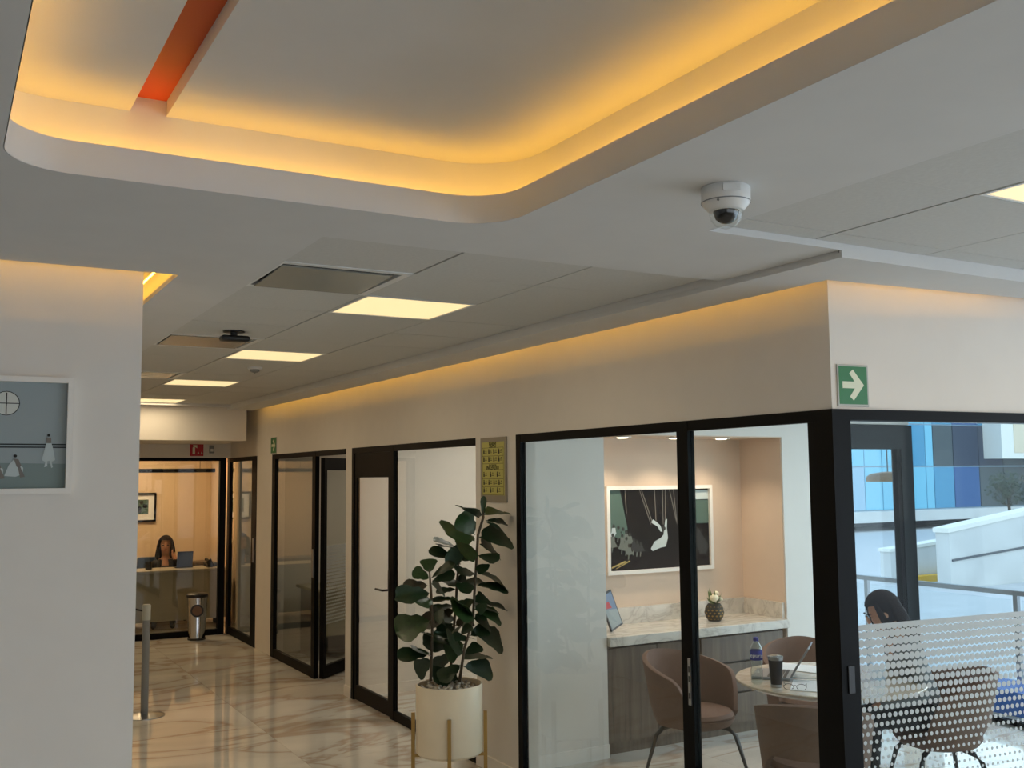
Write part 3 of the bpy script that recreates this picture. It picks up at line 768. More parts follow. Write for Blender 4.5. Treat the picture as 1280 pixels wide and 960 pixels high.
# ------------------------------------------------------------------ signs
t = thing('exit_arrow_sign', 'green sign with a white arrow at the wall corner above the black frame', 'sign', P0+Vector((0, 0, 2.18)))
t.rotation_euler = (0, 0, TH); ORG[t] = Vector((0, 0, 0))
q = Vector((0, 0, -2.18))
def loc_(bm): bmesh.ops.translate(bm, verts=bm.verts, vec=q); return bm
build('plate', loc_(rbox((.028, -.006, 2.178), (.194, 0-.0005, 2.353), .002)), 'sign_grey', t)
build('face', loc_(bx((.036, -.0068, 2.187), (.186, -.006, 2.345))), 'sign_green', t)
ar = [(.12, .42), (.12, .6), (.55, .6), (.37, .82), (.50, .92), (.88, .51), (.50, .10), (.37, .2), (.55, .42)]
bm = BM(); prism(bm, [(.036+a*.15, -.0069, 2.187+b*.158-2.18) for a, b in ar], (0, -.0006, 0)); build('arrow', bm, 'sign_pale', t)
# corridor green sign on the office wall
t = thing('exit_arrow_sign', 'small green arrow sign far down the corridor above the office glazing', 'sign', (XW, 10.98, 2.175))
build('plate', bx((XW-.006, 10.87, 2.175), (XW-.0005, 11.08, 2.355)), 'sign_grey', t)
build('face', bx((XW-.0068, 10.878, 2.183), (XW-.006, 11.072, 2.347)), 'sign_green', t)
bm = BM(); prism(bm, [(XW-.0072, 11.065-a*.18, 2.183+b*.16) for a, b in ar], (-.0006, 0, 0)); build('arrow', bm, 'sign_pale', t)
# red extinguisher sign above rear glass
t = thing('fire_sign', 'red square fire extinguisher sign above the rear office glass', 'sign', (2.78, 12.86, 2.19))
build('plate', bx((2.70, 12.853, 2.19), (2.862, 12.8595, 2.35)), 'sign_red', t)
bm = BM(); prism(bm, [(2.73, 12.852, 2.215), (2.76, 12.852, 2.215), (2.76, 12.852, 2.29), (2.752, 12.852, 2.305), (2.738, 12.852, 2.305), (2.73, 12.852, 2.29)], (0, -.001, 0)); build('extinguisher_symbol', bm, 'sign_pale', t)
bm = BM(); prism(bm, [(2.76, 12.852, 2.30), (2.785, 12.852, 2.285), (2.785, 12.852, 2.325), (2.735, 12.852, 2.325), (2.735, 12.852, 2.312)], (0, -.001, 0)); build('hose_symbol', bm, 'sign_pale', t)
for dx in (.8, .84): build('flame_symbol', lathe(BM(), [(0, 0), (.011, .008), (.006, .022), (0, .034)], (2+dx, 12.853, 2.212), 8), 'sign_pale', t)
t = thing('wall_sensor', 'small grey wall sensor beside the red fire sign', 'sensor', (2.96, 12.86, 2.24))
build('base', rbox((2.93, 12.835, 2.225), (2.99, 12.8595, 2.32), .006), 'grey_plastic', t)
build('lens', rbox((2.943, 12.826, 2.245), (2.977, 12.8345, 2.28), .003), 'white_plastic', t)
# evacuation poster on the pier
ya, yb, za, zb = 5.735, 6.095, 1.735, 2.16
t = thing('safety_poster', 'yellow emergency instruction poster with pictograms, in a grey holder behind the fig', 'poster', (XW, 5.9, za))
build('holder', rbox((XW-.010, ya, za), (XW-.0005, yb, zb), .003), 'poster_grey', t)
py0, py1, pz0, pz1 = ya+.025, yb-.025, za+.045, zb-.03
build('sheet', bx((XW-.0115, py0, pz0), (XW-.0102, py1, pz1)), 'sign_yellow', t)
bm = BM(); hx = XW-.0120
def Q(u0, u1, v0, v1): # u from the viewer's left (large y) to right
    box(bm, (hx-.0006, py1-u1*(py1-py0), pz0+v0*(pz1-pz0)), (hx, py1-u0*(py1-py0), pz0+v1*(pz1-pz0)))
for v in (.0, .15, .30, .47, .585, .73, .885): Q(.03, .97, v+.005, v+.011)
for u in (.03, .965): Q(u, u+.008, .01, .89)
for r0, n in ((.02, 3), (.165, 4), (.315, 3), (.60, 4), (.745, 4)):
    for k in range(n):
        u = .08+k*.9/n
        Q(u, u+.05, r0+.03, r0+.1); Q(u+.005, u+.04, r0+.105, r0+.125); Q(u+.07, u+.16, r0+.05, r0+.06); Q(u+.08, u+.15, r0+.075, r0+.083); Q(u+.1, u+.14, r0+.095, r0+.11)
build('pictogram_print', bm, 'ink', t)
t['kind'] = 'thing'
text('title_lettering', 'SISMO', .036, 'ink', (hx-.0005, (py0+py1)/2, pz0+.925*(pz1-pz0)), (0, -1, 0), (0, 0, 1), t)
text('caption_lettering', 'EN CASO DE', .018, 'ink', (hx-.0005, (py0+py1)/2, pz0+.98*(pz1-pz0)), (0, -1, 0), (0, 0, 1), t)
text('title_lettering', 'INCENDIO', .036, 'ink', (hx-.0005, (py0+py1)/2, pz0+.513*(pz1-pz0)), (0, -1, 0), (0, 0, 1), t)
text('caption_lettering', 'EN CASO DE', .018, 'ink', (hx-.0005, (py0+py1)/2, pz0+.56*(pz1-pz0)), (0, -1, 0), (0, 0, 1), t)

# ------------------------------------------------------------------ potted fig
PC = Vector((2.77, 5.72, 0)); PR = .203
pot = thing('planter', 'cream cylinder planter in a gold four-legged stand beside the glass door', 'planter', PC)
build('pot', lathe(BM(), [(0, .235), (PR-.015, .235), (PR, .25), (PR, .645), (PR-.004, .65), (PR-.014, .645), (PR-.014, .60), (0, .60)], PC, 48), 'cream_pot', pot, 'auto')
for k in range(4):
    a = math.radians(-116+90*k); n = Vector((math.cos(a), math.sin(a), 0)); s = Vector((-n.y, n.x, 0)); bm = BM()
    obox(bm, PC+n*(PR+.016)+Vector((0, 0, .24)), n*.011, s*.011, Vector((0, 0, .24))); build('stand_leg', bm, 'brass', pot)
    bm = BM(); obox(bm, PC+n*((PR+.008)/2)+Vector((0, 0, .225)), n*(PR+.008)/2, s*.009, Vector((0, 0, .008))); build('stand_bar', bm, 'brass', pot)
bm = BM()
for k in range(150):
    r = (PR-.03)*math.sqrt(random.random()); a = random.random()*2*PI
    m = Matrix.Translation(PC+Vector((r*math.cos(a), r*math.sin(a), .605+random.random()*.03+.02*(1-r/PR)))) @ Matrix.Rotation(random.random()*3, 4, 'Z') @ Matrix.Diagonal((random.uniform(.8, 1.6), 1, .7, 1))
    bmesh.ops.create_icosphere(bm, subdivisions=1, radius=random.uniform(.008, .016), matrix=m)
o = build('pebble_mulch', bm, 'pebble', pot, True); o['kind'] = 'stuff'
fig = thing('potted_fig', 'tall fiddle-leaf fig with large dark leaves growing from the cream planter', 'plant', PC+Vector((0, 0, .61)))
def zz1(x, y, Y): return on_y(480+x/7.111, 610+y/7.111, Y)
def zz2(x, y, Y): return on_y(480+x/7.111, 740+y/7.111, Y)
YS = {1: 5.70, 2: 5.80, 3: 5.66}
stems = {1: [zz2(415, 790, 5.70), zz2(425, 500, 5.70), zz2(430, 200, 5.69), zz1(415, 880, 5.70), zz1(402, 720, 5.70)],
         2: [zz2(590, 790, 5.80), zz2(600, 560, 5.80), zz2(640, 100, 5.81), zz1(650, 830, 5.80), zz1(680, 480, 5.79)],
         3: [zz2(670, 800, 5.66), zz2(715, 500, 5.66), zz2(790, 250, 5.67), zz1(812, 800, 5.66), zz1(835, 420, 5.65), zz1(882, 262, 5.66), zz1(885, 160, 5.66)]}
for k, pts in stems.items():
    bm = BM(); tube(bm, pts, [.010]+[.0085]*(len(pts)-2)+[.004], 8); build('stem', bm, 'stem_bark', fig, True)
def leaf_mesh(wr, curl, mi):
    """obovate fiddle leaf along +Y, unit length, slightly folded along the midrib"""
    bm = BM(); prof = [(0, .015), (.08, .02), (.16, .16), (.32, .30), (.46, .33), (.6, .42), (.76, .5), (.9, .42), (.97, .24), (1.0, .03)]
    rows = []
    for i, (t_, w) in enumerate(prof):
        z = -curl*t_*t_; und = .018*math.sin(t_*17)
        rows.append([bm.verts.new((-w*wr, t_, z+.10*w*wr+und)), bm.verts.new((-w*wr*.5, t_, z+.04*w*wr)), bm.verts.new((0, t_, z)), bm.verts.new((w*wr*.5, t_, z+.04*w*wr)), bm.verts.new((w*wr, t_, z+.10*w*wr-und))])
    for a, b in zip(rows, rows[1:]):
        for k in range(4): bm.faces.new((a[k], a[k+1], b[k+1], b[k]))
    o = build('leaf', bm, mi, None, True); me = o.data; bpy.data.objects.remove(o); return me
LM = [leaf_mesh(1.0, c, m) for c, m in ((.10, 'leaf_dark'), (.22, 'leaf_dark'), (.15, 'leaf_mid'), (.25, 'leaf_mid'), (.2, 'leaf_brown'))]
leaves = [  # zoom frame, base, tip, width, stem, material
 (1,880,270,885,95,45,3,2),(1,850,270,725,155,70,3,0),(1,890,240,1045,180,75,3,2),(1,900,290,1100,298,35,3,0),(1,900,300,1020,340,30,3,1),
 (1,810,420,700,255,160,3,2),(1,800,430,605,370,110,3,2),(1,845,440,1085,420,170,3,0),(1,850,500,1005,515,110,3,1),(1,830,600,1000,625,75,3,0),
 (1,650,530,475,445,60,2,2),(1,640,545,520,500,50,2,0),(1,650,650,445,535,80,2,1),(1,680,680,620,560,120,2,2),(1,690,650,770,585,90,2,0),
 (1,402,760,395,632,110,1,2),(1,410,810,278,735,90,1,2),(1,420,800,600,668,65,1,0),(1,430,830,592,755,75,1,1),(1,405,870,188,865,100,1,4),
 (1,420,930,158,945,95,1,0),(1,420,850,515,890,75,1,0),(1,815,690,900,725,75,3,0),(1,820,745,1090,822,62,3,1),(1,820,860,1078,888,70,3,0),
 (1,650,830,715,785,70,2,0),(1,650,820,590,825,50,2,1),(1,650,900,480,912,50,2,0),(1,660,870,865,795,60,2,1),(1,805,860,690,895,65,3,0),
 (1,645,860,535,805,55,2,0),(1,815,760,680,715,85,3,1),(1,830,560,700,545,120,3,2),
 (2,425,80,160,20,60,1,1),(2,640,60,450,62,42,2,0),(2,640,125,450,122,35,2,1),(2,645,150,375,245,110,2,4),(2,425,250,140,320,190,1,2),
 (2,425,400,335,335,55,1,2),(2,805,90,910,35,95,3,1),(2,805,85,1095,128,30,3,0),(2,800,120,955,125,75,3,0),(2,800,150,1030,215,95,3,2),
 (2,790,230,935,275,80,3,0),(2,785,235,685,75,60,3,2),(2,635,280,468,325,50,2,1),(2,430,355,560,385,35,1,0),(2,630,300,765,235,100,2,4),
 (2,620,420,645,310,60,2,2),(2,720,460,555,530,170,3,2),(2,770,330,1045,440,130,3,0),(2,760,390,905,325,90,3,0),(2,600,480,388,440,95,2,0),
 (2,425,540,158,555,90,1,0),(2,425,600,290,705,130,1,0),(2,700,600,885,530,85,3,2),(2,700,660,948,690,130,3,0),(2,690,640,510,760,110,3,0),
 (2,600,660,600,835,110,2,0),(2,610,560,445,650,110,2,1),(2,715,560,845,465,90,3,1),(2,680,380,765,300,70,3,0),(2,700,520,600,430,90,3,0),(2,800,60,690,120,60,3,0)]
for k in range(16):
    st = random.choice((1, 2, 2, 3, 3)); yy = random.uniform(120, 720) if st != 1 else random.uniform(60, 640)
    xx = {1: 425, 2: 625, 3: 805-.17*max(0, yy-200)*1.0}[st]; a = random.choice((-1, 1))*random.uniform(.2, 1.2)
    leaves.append((2, xx, yy, xx+random.choice((-1, 1))*150*math.cos(a), yy-random.uniform(-40, 90), random.uniform(60, 100), st, random.choice((0, 0, 1, 2))))
for zf, bx_, by_, tx_, ty_, w, st, mi in leaves:
    fn = zz1 if zf == 1 else zz2
    yb_ = YS[st]; dyt = random.uniform(-.09, .07)
    B = fn(bx_, by_, yb_); Tn = fn(tx_, ty_, yb_+dyt)
    if Tn.x > 3.17: Tn.x = 3.17
    # leaf blade starts a short stalk away from the stem
    ax = Tn-B; L = ax.length; ydir = ax.normalized()
    view = (CO-B).normalized()
    tilt = random.uniform(.5, 1.0) if w > 85 else random.uniform(.2, .8)
    zc = (view*tilt+Vector((0, 0, 1))*(1-tilt*.6)); zc = (zc-ydir*zc.dot(ydir)).normalized()
    xd = ydir.cross(zc)
    vis = max(.35, abs(zc.dot(view)))
    W3 = 1.32*w/7.111/F_PX*6.2/vis; L *= 1.12
    o = bpy.data.objects.new('leaf', LM[mi]); COL.objects.link(o); o.parent = fig
    p = B-ORG[fig]
    o.matrix_local = Matrix(((xd.x*W3, ydir.x*L, zc.x*L, p.x), (xd.y*W3, ydir.y*L, zc.y*L, p.y), (xd.z*W3, ydir.z*L, zc.z*L, p.z), (0, 0, 0, 1)))

# ------------------------------------------------------------------ meeting room: counter, cabinet, things on it
cab = thing('credenza', 'grey-brown wood credenza with drawers built into the meeting room niche', 'cabinet', ((NX0+NX1)/2, NY, 0))
build('carcass', bx((NX0+.008, NY+.045, .08), (NX1-.008, NB-.002, .735)), 'cabinet_dark', cab)
build('plinth', bx((NX0+.01, NY+.06, 0), (NX1-.01, NB-.01, .08)), 'oak_grey', cab)
build('door', bx((NX0+.03, NY+.025, .085), (NX0+.44, NY+.044, .715)), 'oak_grey', cab)
build('door', bx((NX0+.446, NY+.025, .085), (NX0+.83, NY+.044, .715)), 'oak_grey', cab)
build('side_strip', bx((NX0+.01, NY+.02, .0), (NX0+.027, NY+.044, .73)), 'oak_grey', cab)
for z0, z1 in ((.085, .295), (.31, .515), (.53, .715)):
    build('drawer', bx((NX0+.84, NY+.02, z0), (NX1-.03, NY+.044, z1)), 'oak_grey', cab)
ct = thing('countertop', 'veined marble countertop with upstand along the niche', 'counter', ((NX0+NX1)/2, NY, .735))
build('slab', rbox((NX0+.007, NY-.03, .736), (NX1-.007, NB-.001, .80), .004), 'marble_counter', ct)
build('upstand', bx((NX0+.007, NB-.022, .801), (NX1-.007, NB-.001, .92)), 'marble_counter', ct)
build('side_upstand', bx((NX1-.028, NY+.02, .801), (NX1-.0065, NB-.023, .92)), 'marble_counter', ct)
# flower vase
p = Vector((5.17, 6.07, .801))
v = thing('flower_vase', 'small patterned round vase with a white rose on the marble counter', 'vase', p)
build('vase', lathe(BM(), [(0, 0), (.045, 0), (.066, .03), (.073, .065), (.066, .1), (.05, .122), (.046, .128), (.04, .122), (0, .11)], p, 24), 'ink', v, 'auto')
bm = BM()
for r_ in range(5):
    for k in range(14):
        a = 2*PI*(k+.5*(r_ % 2))/14; z = .02+.021*r_; rr = (.056, .070, .0735, .070, .060)[r_]
        c = p+Vector((rr*math.cos(a), rr*math.sin(a), z)); n = Vector((math.cos(a), math.sin(a), 0)); s = Vector((-n.y, n.x, 0))
        poly(bm, [c+n*.0015+s*.010, c+n*.0015+Vector((0, 0, .008)), c+n*.0015-s*.010, c+n*.0015-Vector((0, 0, .008))])
o = build('vase_pattern', bm, 'brass', v); o['kind'] = 'stuff'
mk('rose', (236, 226, 196), .6); mk('rose_leaf', (98, 116, 70), .6)
def blob(c, r, sub=2, sc=(1, 1, 1)):
    bm = BM(); bmesh.ops.create_icosphere(bm, subdivisions=sub, radius=r, matrix=Matrix.Translation(c) @ Matrix.Diagonal(Vector(sc).to_4d())); return bm
for dx, dy, dz, r in ((-.025, -.03, .175, .034), (.03, .01, .2, .022), (.045, -.02, .16, .02)):
    build('bloom', blob(p+Vector((dx, dy, dz)), r, 2, (1, 1, .85)), 'rose', v, True)
for k in range(14):
    a = random.random()*2*PI; c = p+Vector((.02*math.cos(a), .02*math.sin(a), .12)); e = p+Vector((.065*math.cos(a), .065*math.sin(a), .17+random.random()*.07))
    bm = BM(); s = Vector((-math.sin(a), math.cos(a), 0))*.016; poly(bm, [c, (c+e)/2+s, e, (c+e)/2-s]); build('leaf', bm, 'rose_leaf', v)
# tablet photo frame
p = Vector((4.19, 6.03, .801))
t = thing('tablet_frame', 'tilted dark tablet frame with a street photo, leaning on the counter', 'photo frame', p)
ux = Vector((.80, .35, 0)).normalized()*.085; uz = Vector((-.12, .22, .97)).normalized(); uz = (uz-ux.normalized()*uz.dot(ux.normalized())*.3).normalized()*.13
tiltv = Matrix.Rotation(math.radians(12), 3, ux.cross(uz).normalized()); ux = tiltv @ ux; uz = tiltv @ uz
nn = ux.cross(uz).normalized(); c0 = p+Vector((0, 0, .15))
bm = BM(); obox(bm, c0, ux, nn*.006, uz); build('body', bm, 'laptop_dark', t)
bm = BM(); f = c0+nn*.0065*(1 if nn.dot(CO-c0) > 0 else -1)
def fp(a, b): return f+ux*a+uz*b
poly(bm, [fp(-.88, -.9), fp(.88, -.9), fp(.88, .9), fp(-.88, .9)], 0)
build('screen', bm, 'screen_photo', t)
f = f+(f-c0).normalized()*.0006; bm = BM()
poly(bm, [fp(-.88, -.9), fp(.88, -.9), fp(.88, -.1), fp(-.88, .2)], 0); poly(bm, [fp(-.88, .22), fp(.2, .1), fp(.0, .5), fp(-.88, .5)], 1); build('screen_picture', bm, ['pic_grey', 'sign_red'], t)
bm = BM(); tube(bm, [c0-(f-c0).normalized()*.006, p+Vector((.02, .13, .004))], .005, 6); build('prop', bm, 'dark_plastic', t)
# niche downlights
for k, x in enumerate((4.32, 4.80, 5.25)):
    lb = ('recessed round downlight at the start of the niche ceiling, by the white wall', 'middle recessed round downlight of the niche, beside the sliding door post', 'recessed round downlight of the niche above the flower vase')[k]
    t = thing('downlight', lb, 'downlight', (x, 6.03, NZ-.006), 'round downlights in the niche ceiling')
    build('ring', lathe(BM(), [(.046, 0), (.066, 0), (.066, -.008), (.046, -.008)], (x, 6.03, NZ-.0065), 24), 'white_plastic', t)
    build('lens', lathe(BM(), [(0, -.014), (.036, -.013), (.045, -.006), (.045, -.0005), (0, -.0005)], (x, 6.03, NZ-.0065), 24), 'downlight_glow', t)
    ld = bpy.data.lights.new('downlight_lamp', 'SPOT'); ld.energy = 16; ld.spot_size = math.radians(120); ld.spot_blend = .7; ld.color = (1, .80, .6); ld.shadow_soft_size = .04
    lo = bpy.data.objects.new('downlight_lamp', ld); COL.objects.link(lo); lo.parent = t; lo.location = (0, 0, -.03)

# ------------------------------------------------------------------ meeting room: round table and chairs
TC = Vector((4.53, 4.33, 0)); TR, TZ = .53, .722
tb = thing('round_table', 'round pale stone meeting table with a central pedestal', 'table', TC)
build('table_top', lathe(BM(), [(0, TZ-.03), (TR-.03, TZ-.03), (TR, TZ-.012), (TR, TZ-.004), (TR-.004, TZ), (0, TZ)], TC, 56), 'marble_table', tb, 'auto')
build('pedestal', lathe(BM(), [(.05, .02), (.04, .05), (.04, TZ-.05), (.12, TZ-.031), (0, TZ-.031)], TC, 24), 'chair_leg', tb, 'auto')
build('foot_plate', lathe(BM(), [(0, 0), (.27, 0), (.27, .012), (.05, .03), (0, .03)], TC, 36), 'chair_leg', tb, 'auto')
def chair_proto():
    t = thing('armchair', 'x', 'chair', (0, 0, 0), 'taupe shell armchairs around the meeting table')
    # shell: wraps the back and both arms; opening faces +Y
    NA, NV = 30, 7
    bm = BM(); grid = []
    amax = math.radians(128)
    for i in range(NA+1):
        a = -amax+2*amax*i/NA; k = abs(a)/amax
        top = .82-.17*k**1.6 if k < .8 else .82-.17*k**1.6-.20*((k-.8)/.2)**2
        bot = (.52 if k < .35 else .52-.13*min(1, (k-.35)/.2))
        bot = bot+ (.06*((k-.85)/.15)**2 if k > .85 else 0)
        row = []
        for j in range(NV+1):
            z = bot+(top-bot)*j/NV
            h = (z-.38)/.44
            r = .255+.045*h
            ex_ = 1.04+.05*h*(1-k)
            row.append(bm.verts.new((r*math.sin(a)*1.06, -r*math.cos(a)*ex_+.0-.04*h*max(0, math.cos(a)), z)))
        grid.append(row)
    for i in range(NA):
        for j in range(NV): bm.faces.new((grid[i][j], grid[i+1][j], grid[i+1][j+1], grid[i][j+1]))
    o = build('backrest', bm, 'chair_taupe', t, True)
    md = o.modifiers.new('solid', 'SOLIDIFY'); md.thickness = .032; md.offset = 0
    md = o.modifiers.new('bev', 'BEVEL'); md.width = .012; md.segments = 2; md.limit_method = 'ANGLE'
    build('seat', lathe(BM(), [(0, .40), (.20, .40), (.248, .415), (.256, .44), (.24, .462), (.15, .472), (0, .475)], (0, .0, 0), 32), 'chair_taupe', t, 'auto')
    build('seat_shell', lathe(BM(), [(0, .345), (.16, .35), (.235, .375), (.262, .41), (.262, .425), (0, .425)], (0, 0, 0), 32), 'chair_taupe', t, 'auto')
    for sx in (-1, 1):
        for sy in (-1, 1):
            bm = BM(); tube(bm, [(sx*.10, sy*.10, .35), (sx*.155, sy*.155, .335), (sx*.19, sy*.185, .29), (sx*.255, sy*.245, 0)], [.013, .017, .016, .009], 8); build('leg', bm, 'chair_leg', t, True)
    return t
ch0 = chair_proto()
seats = [((4.22, 5.16), (.15, -.9), 'taupe armchair by the credenza, turned with its seat towards the viewer'),
         ((4.03, 3.97), (.6, .5), 'taupe armchair seen from behind, right beside the black corner post'),
         ((5.14, 5.10), (-.5, -.7), 'taupe armchair on the far side of the table, behind the open laptop'),
         ((5.11, 4.07), (-.86, .45), 'taupe armchair seen through the dot film, carrying the leaning person')]
for i, ((x, y), (dx, dy), lb) in enumerate(seats):
    c = ch0 if i == 0 else copy_tree(ch0)
    c.location = (x, y, 0); c.scale = (.93, .93, .93); c.rotation_euler = (0, 0, math.atan2(-dx, dy)); c['label'] = lb

# ------------------------------------------------------------------ things on the table
def tz(px, py): return on_z(px, py, TZ)
p = tz(944, 856); p.x = max(p.x, 4.06); p = Vector((4.075, 4.435, TZ+.001))
t = thing('water_bottle', 'clear plastic water bottle with blue cap and label on the round table', 'bottle', p)
build('body', lathe(BM(), [(0, .003), (.028, 0), (.034, .012), (.034, .075), (.029, .10), (.034, .12), (.034, .19), (.026, .215), (.013, .235), (.013, .245)], p, 24), 'glass_soft', t, True)
build('label', lathe(BM(), [(.0345, .135), (.0348, .137), (.0348, .187), (.0345, .189)], p, 24), 'bottle_blue', t, True)
build('water', lathe(BM(), [(0, .006), (.03, .006), (.031, .012), (.031, .074), (.0265, .10), (.031, .12), (.031, .13), (0, .13)], p, 20), 'glass_clear', t, True)
build('cap', lathe(BM(), [(.0145, .238), (.0155, .24), (.0155, .256), (.012, .259), (0, .259)], p, 16), 'bottle_blue', t, 'auto')
vd = (CO-p); vd.z = 0; vd.normalize(); xd = Vector((-vd.y, vd.x, 0))
text('label_lettering', 'epura', .03, 'paper', p+vd*.0355+Vector((0, 0, .162)), xd, (0, 0, 1), t)
p = Vector((4.115, 4.325, TZ+.001))
t = thing('tumbler', 'dark navy steel tumbler with a clear lid beside the water bottle', 'cup', p)
build('body', lathe(BM(), [(0, .0), (.029, 0), (.030, .012), (.040, .148), (0, .148)], p, 28), 'navy', t, 'auto')
build('base_ring', lathe(BM(), [(.0295, .0), (.0315, .002), (.0322, .014), (.030, .014)], p, 28), 'steel', t, 'auto')
build('rim', lathe(BM(), [(.0402, .146), (.0415, .15), (.0425, .166), (.040, .166), (.038, .15)], p, 28), 'steel', t, 'auto')
build('lid', lathe(BM(), [(.0395, .163), (.030, .170), (0, .170)], p, 28), 'glass_soft', t, 'auto')
# laptop, screen tilted back, seen from the side/rear
a = math.radians(220); hgp = on_z(991, 846, TZ+.001); p = hgp-Vector((-math.sin(a), math.cos(a), 0))*.11
t = thing('laptop', 'open silver laptop on the round table', 'laptop', p)
lx = Vector((math.cos(a), math.sin(a), 0)); ly = Vector((-lx.y, lx.x, 0))
bm = BM(); obox(bm, p+Vector((0, 0, .008)), lx*.135, ly*.11, Vector((0, 0, .008))); bmesh.ops.bevel(bm, geom=list(bm.edges), offset=.003, segments=1, affect='EDGES'); build('base', bm, 'laptop_grey', t)
bm = BM()
for r_ in range(5):
    for k in range(13): obox(bm, p+lx*(-.115+.019*k)+ly*(.075-.022*r_)+Vector((0, 0, .0168)), lx*.0078, ly*.0088, Vector((0, 0, .0012)))
o = build('keyboard', bm, 'laptop_dark', t); o['kind'] = 'stuff'
hg = p+ly*.11+Vector((0, 0, .016)); up = (Vector((0, 0, 1))*.85+ly*.53).normalized(); nn = lx.cross(up)
bm = BM(); obox(bm, hg+up*.100, lx*.135, up*.098, nn*.004); build('lid', bm, 'laptop_grey', t)
bm = BM(); sg = -1 if nn.dot(ly) > 0 else 1; obox(bm, hg+up*.100+nn*.0045*sg, lx*.127, up*.09, nn*.0004); build('screen', bm, 'laptop_dark', t)
bm = BM(); lathe(bm, [(0, 0), (.012, 0)], (0, 0, 0), 16); 
M4 = Matrix(((lx.x, up.x, nn.x, 0), (lx.y, up.y, nn.y, 0), (lx.z, up.z, nn.z, 0), (0, 0, 0, 1))); bm.transform(Matrix.Translation(hg+up*.108-nn*sg*.0048) @ M4); build('lid_emblem', bm, 'chrome', t)
# paper sheets
def sheet(name, lb, c, ang, w, h, z): 
    a_ = Vector((math.cos(ang), math.sin(ang), 0)); b_ = Vector((-a_.y, a_.x, 0)); bm = BM(); obox(bm, Vector((c[0], c[1], z)), a_*w/2, b_*h/2, Vector((0, 0, .0012))); o = build(name, bm, 'paper', None, loc=(c[0], c[1], z)); tag(o, lb, 'paper'); return o
sheet('paper_sheet', 'white paper sheet on the table in front of the laptop', tuple(on_z(1014, 858, TZ))[:2], 2.3, .21, .297, TZ+.0025)
sheet('paper_sheet', 'white paper lying at the far edge of the table behind the tumbler', (4.62, 4.66), .4, .21, .297, TZ+.0025)
# reading glasses
p = on_z(994, 862, TZ+.001)
t = thing('eyeglasses', 'thin wire reading glasses lying on the table', 'glasses', p)
for s in (-1, 1):
    c = p+Vector((.5, -.5, 0)).normalized()*s*.034
    d_ = Vector((.707, -.707, 0)); bm = BM(); tube(bm, [c+d_*.026*math.cos(k*PI/8)+Vector((0, 0, .014+.016*math.sin(k*PI/8))) for k in range(17)], .0016, 6); build('lens_rim', bm, 'dark_plastic', t)
    bm = BM(); tube(bm, [c+d_*s*.027+Vector((0, 0, .02)), c+d_*s*.027+Vector((.085, .085, .012)), c+d_*s*.02+Vector((.10, .10, .0))], .0014, 6); build('temple', bm, 'dark_plastic', t)
bm = BM(); tube(bm, [p+Vector((-.006, .006, .02)), p+Vector((0, 0, .024)), p+Vector((.006, -.006, .02))], .0014, 6); build('bridge', bm, 'dark_plastic', t)
# coiled cable with plug
p = on_z(1034, 853, TZ+.006)
t = thing('charging_cable', 'white coiled charging cable with a dark plug on the paper', 'cable', p)
bm = BM(); tube(bm, [p+Vector((.045*math.cos(k*.35)*(1-.004*k), .045*math.sin(k*.35)*(1-.004*k), .003+.0006*k)) for k in range(60)], .0035, 6); build('coil', bm, 'pic_light', t, True)
bm = BM(); tube(bm, [p+Vector((.045, 0, .004)), p+Vector((.02, .1, .004)), p+Vector((-.06, .16, .004)), p+Vector((-.1, .22, .006))], .003, 6); build('lead', bm, 'pic_light', t, True)
build('plug', rbox((p.x-.02, p.y-.075, p.z-.004), (p.x+.02, p.y-.035, p.z+.02), .004), 'dark_plastic', t)

# ------------------------------------------------------------------ people
def skin_mesh(verts, edges, radii, levels=2):
    me = bpy.data.meshes.new('tmp'); me.from_pydata(verts, edges, []); o = bpy.data.objects.new('tmp', me); COL.objects.link(o)
    md = o.modifiers.new('skin', 'SKIN'); md.use_smooth_shade = True
    lay = me.skin_vertices[0].data if me.skin_vertices else None
    if lay is None:
        bm = bmesh.new(); bm.from_mesh(me); bm.verts.layers.skin.verify(); bm.to_mesh(me); bm.free(); lay = me.skin_vertices[0].data
    for i, r in enumerate(radii):
        lay[i].radius = (r, r) if not isinstance(r, tuple) else r
    lay[0].use_root = True
    md2 = o.modifiers.new('sub', 'SUBSURF'); md2.levels = levels; md2.render_levels = levels
    dg = bpy.context.evaluated_depsgraph_get(); dg.update()
    out = bpy.data.meshes.new_from_object(o.evaluated_get(dg)); bpy.data.objects.remove(o); return out
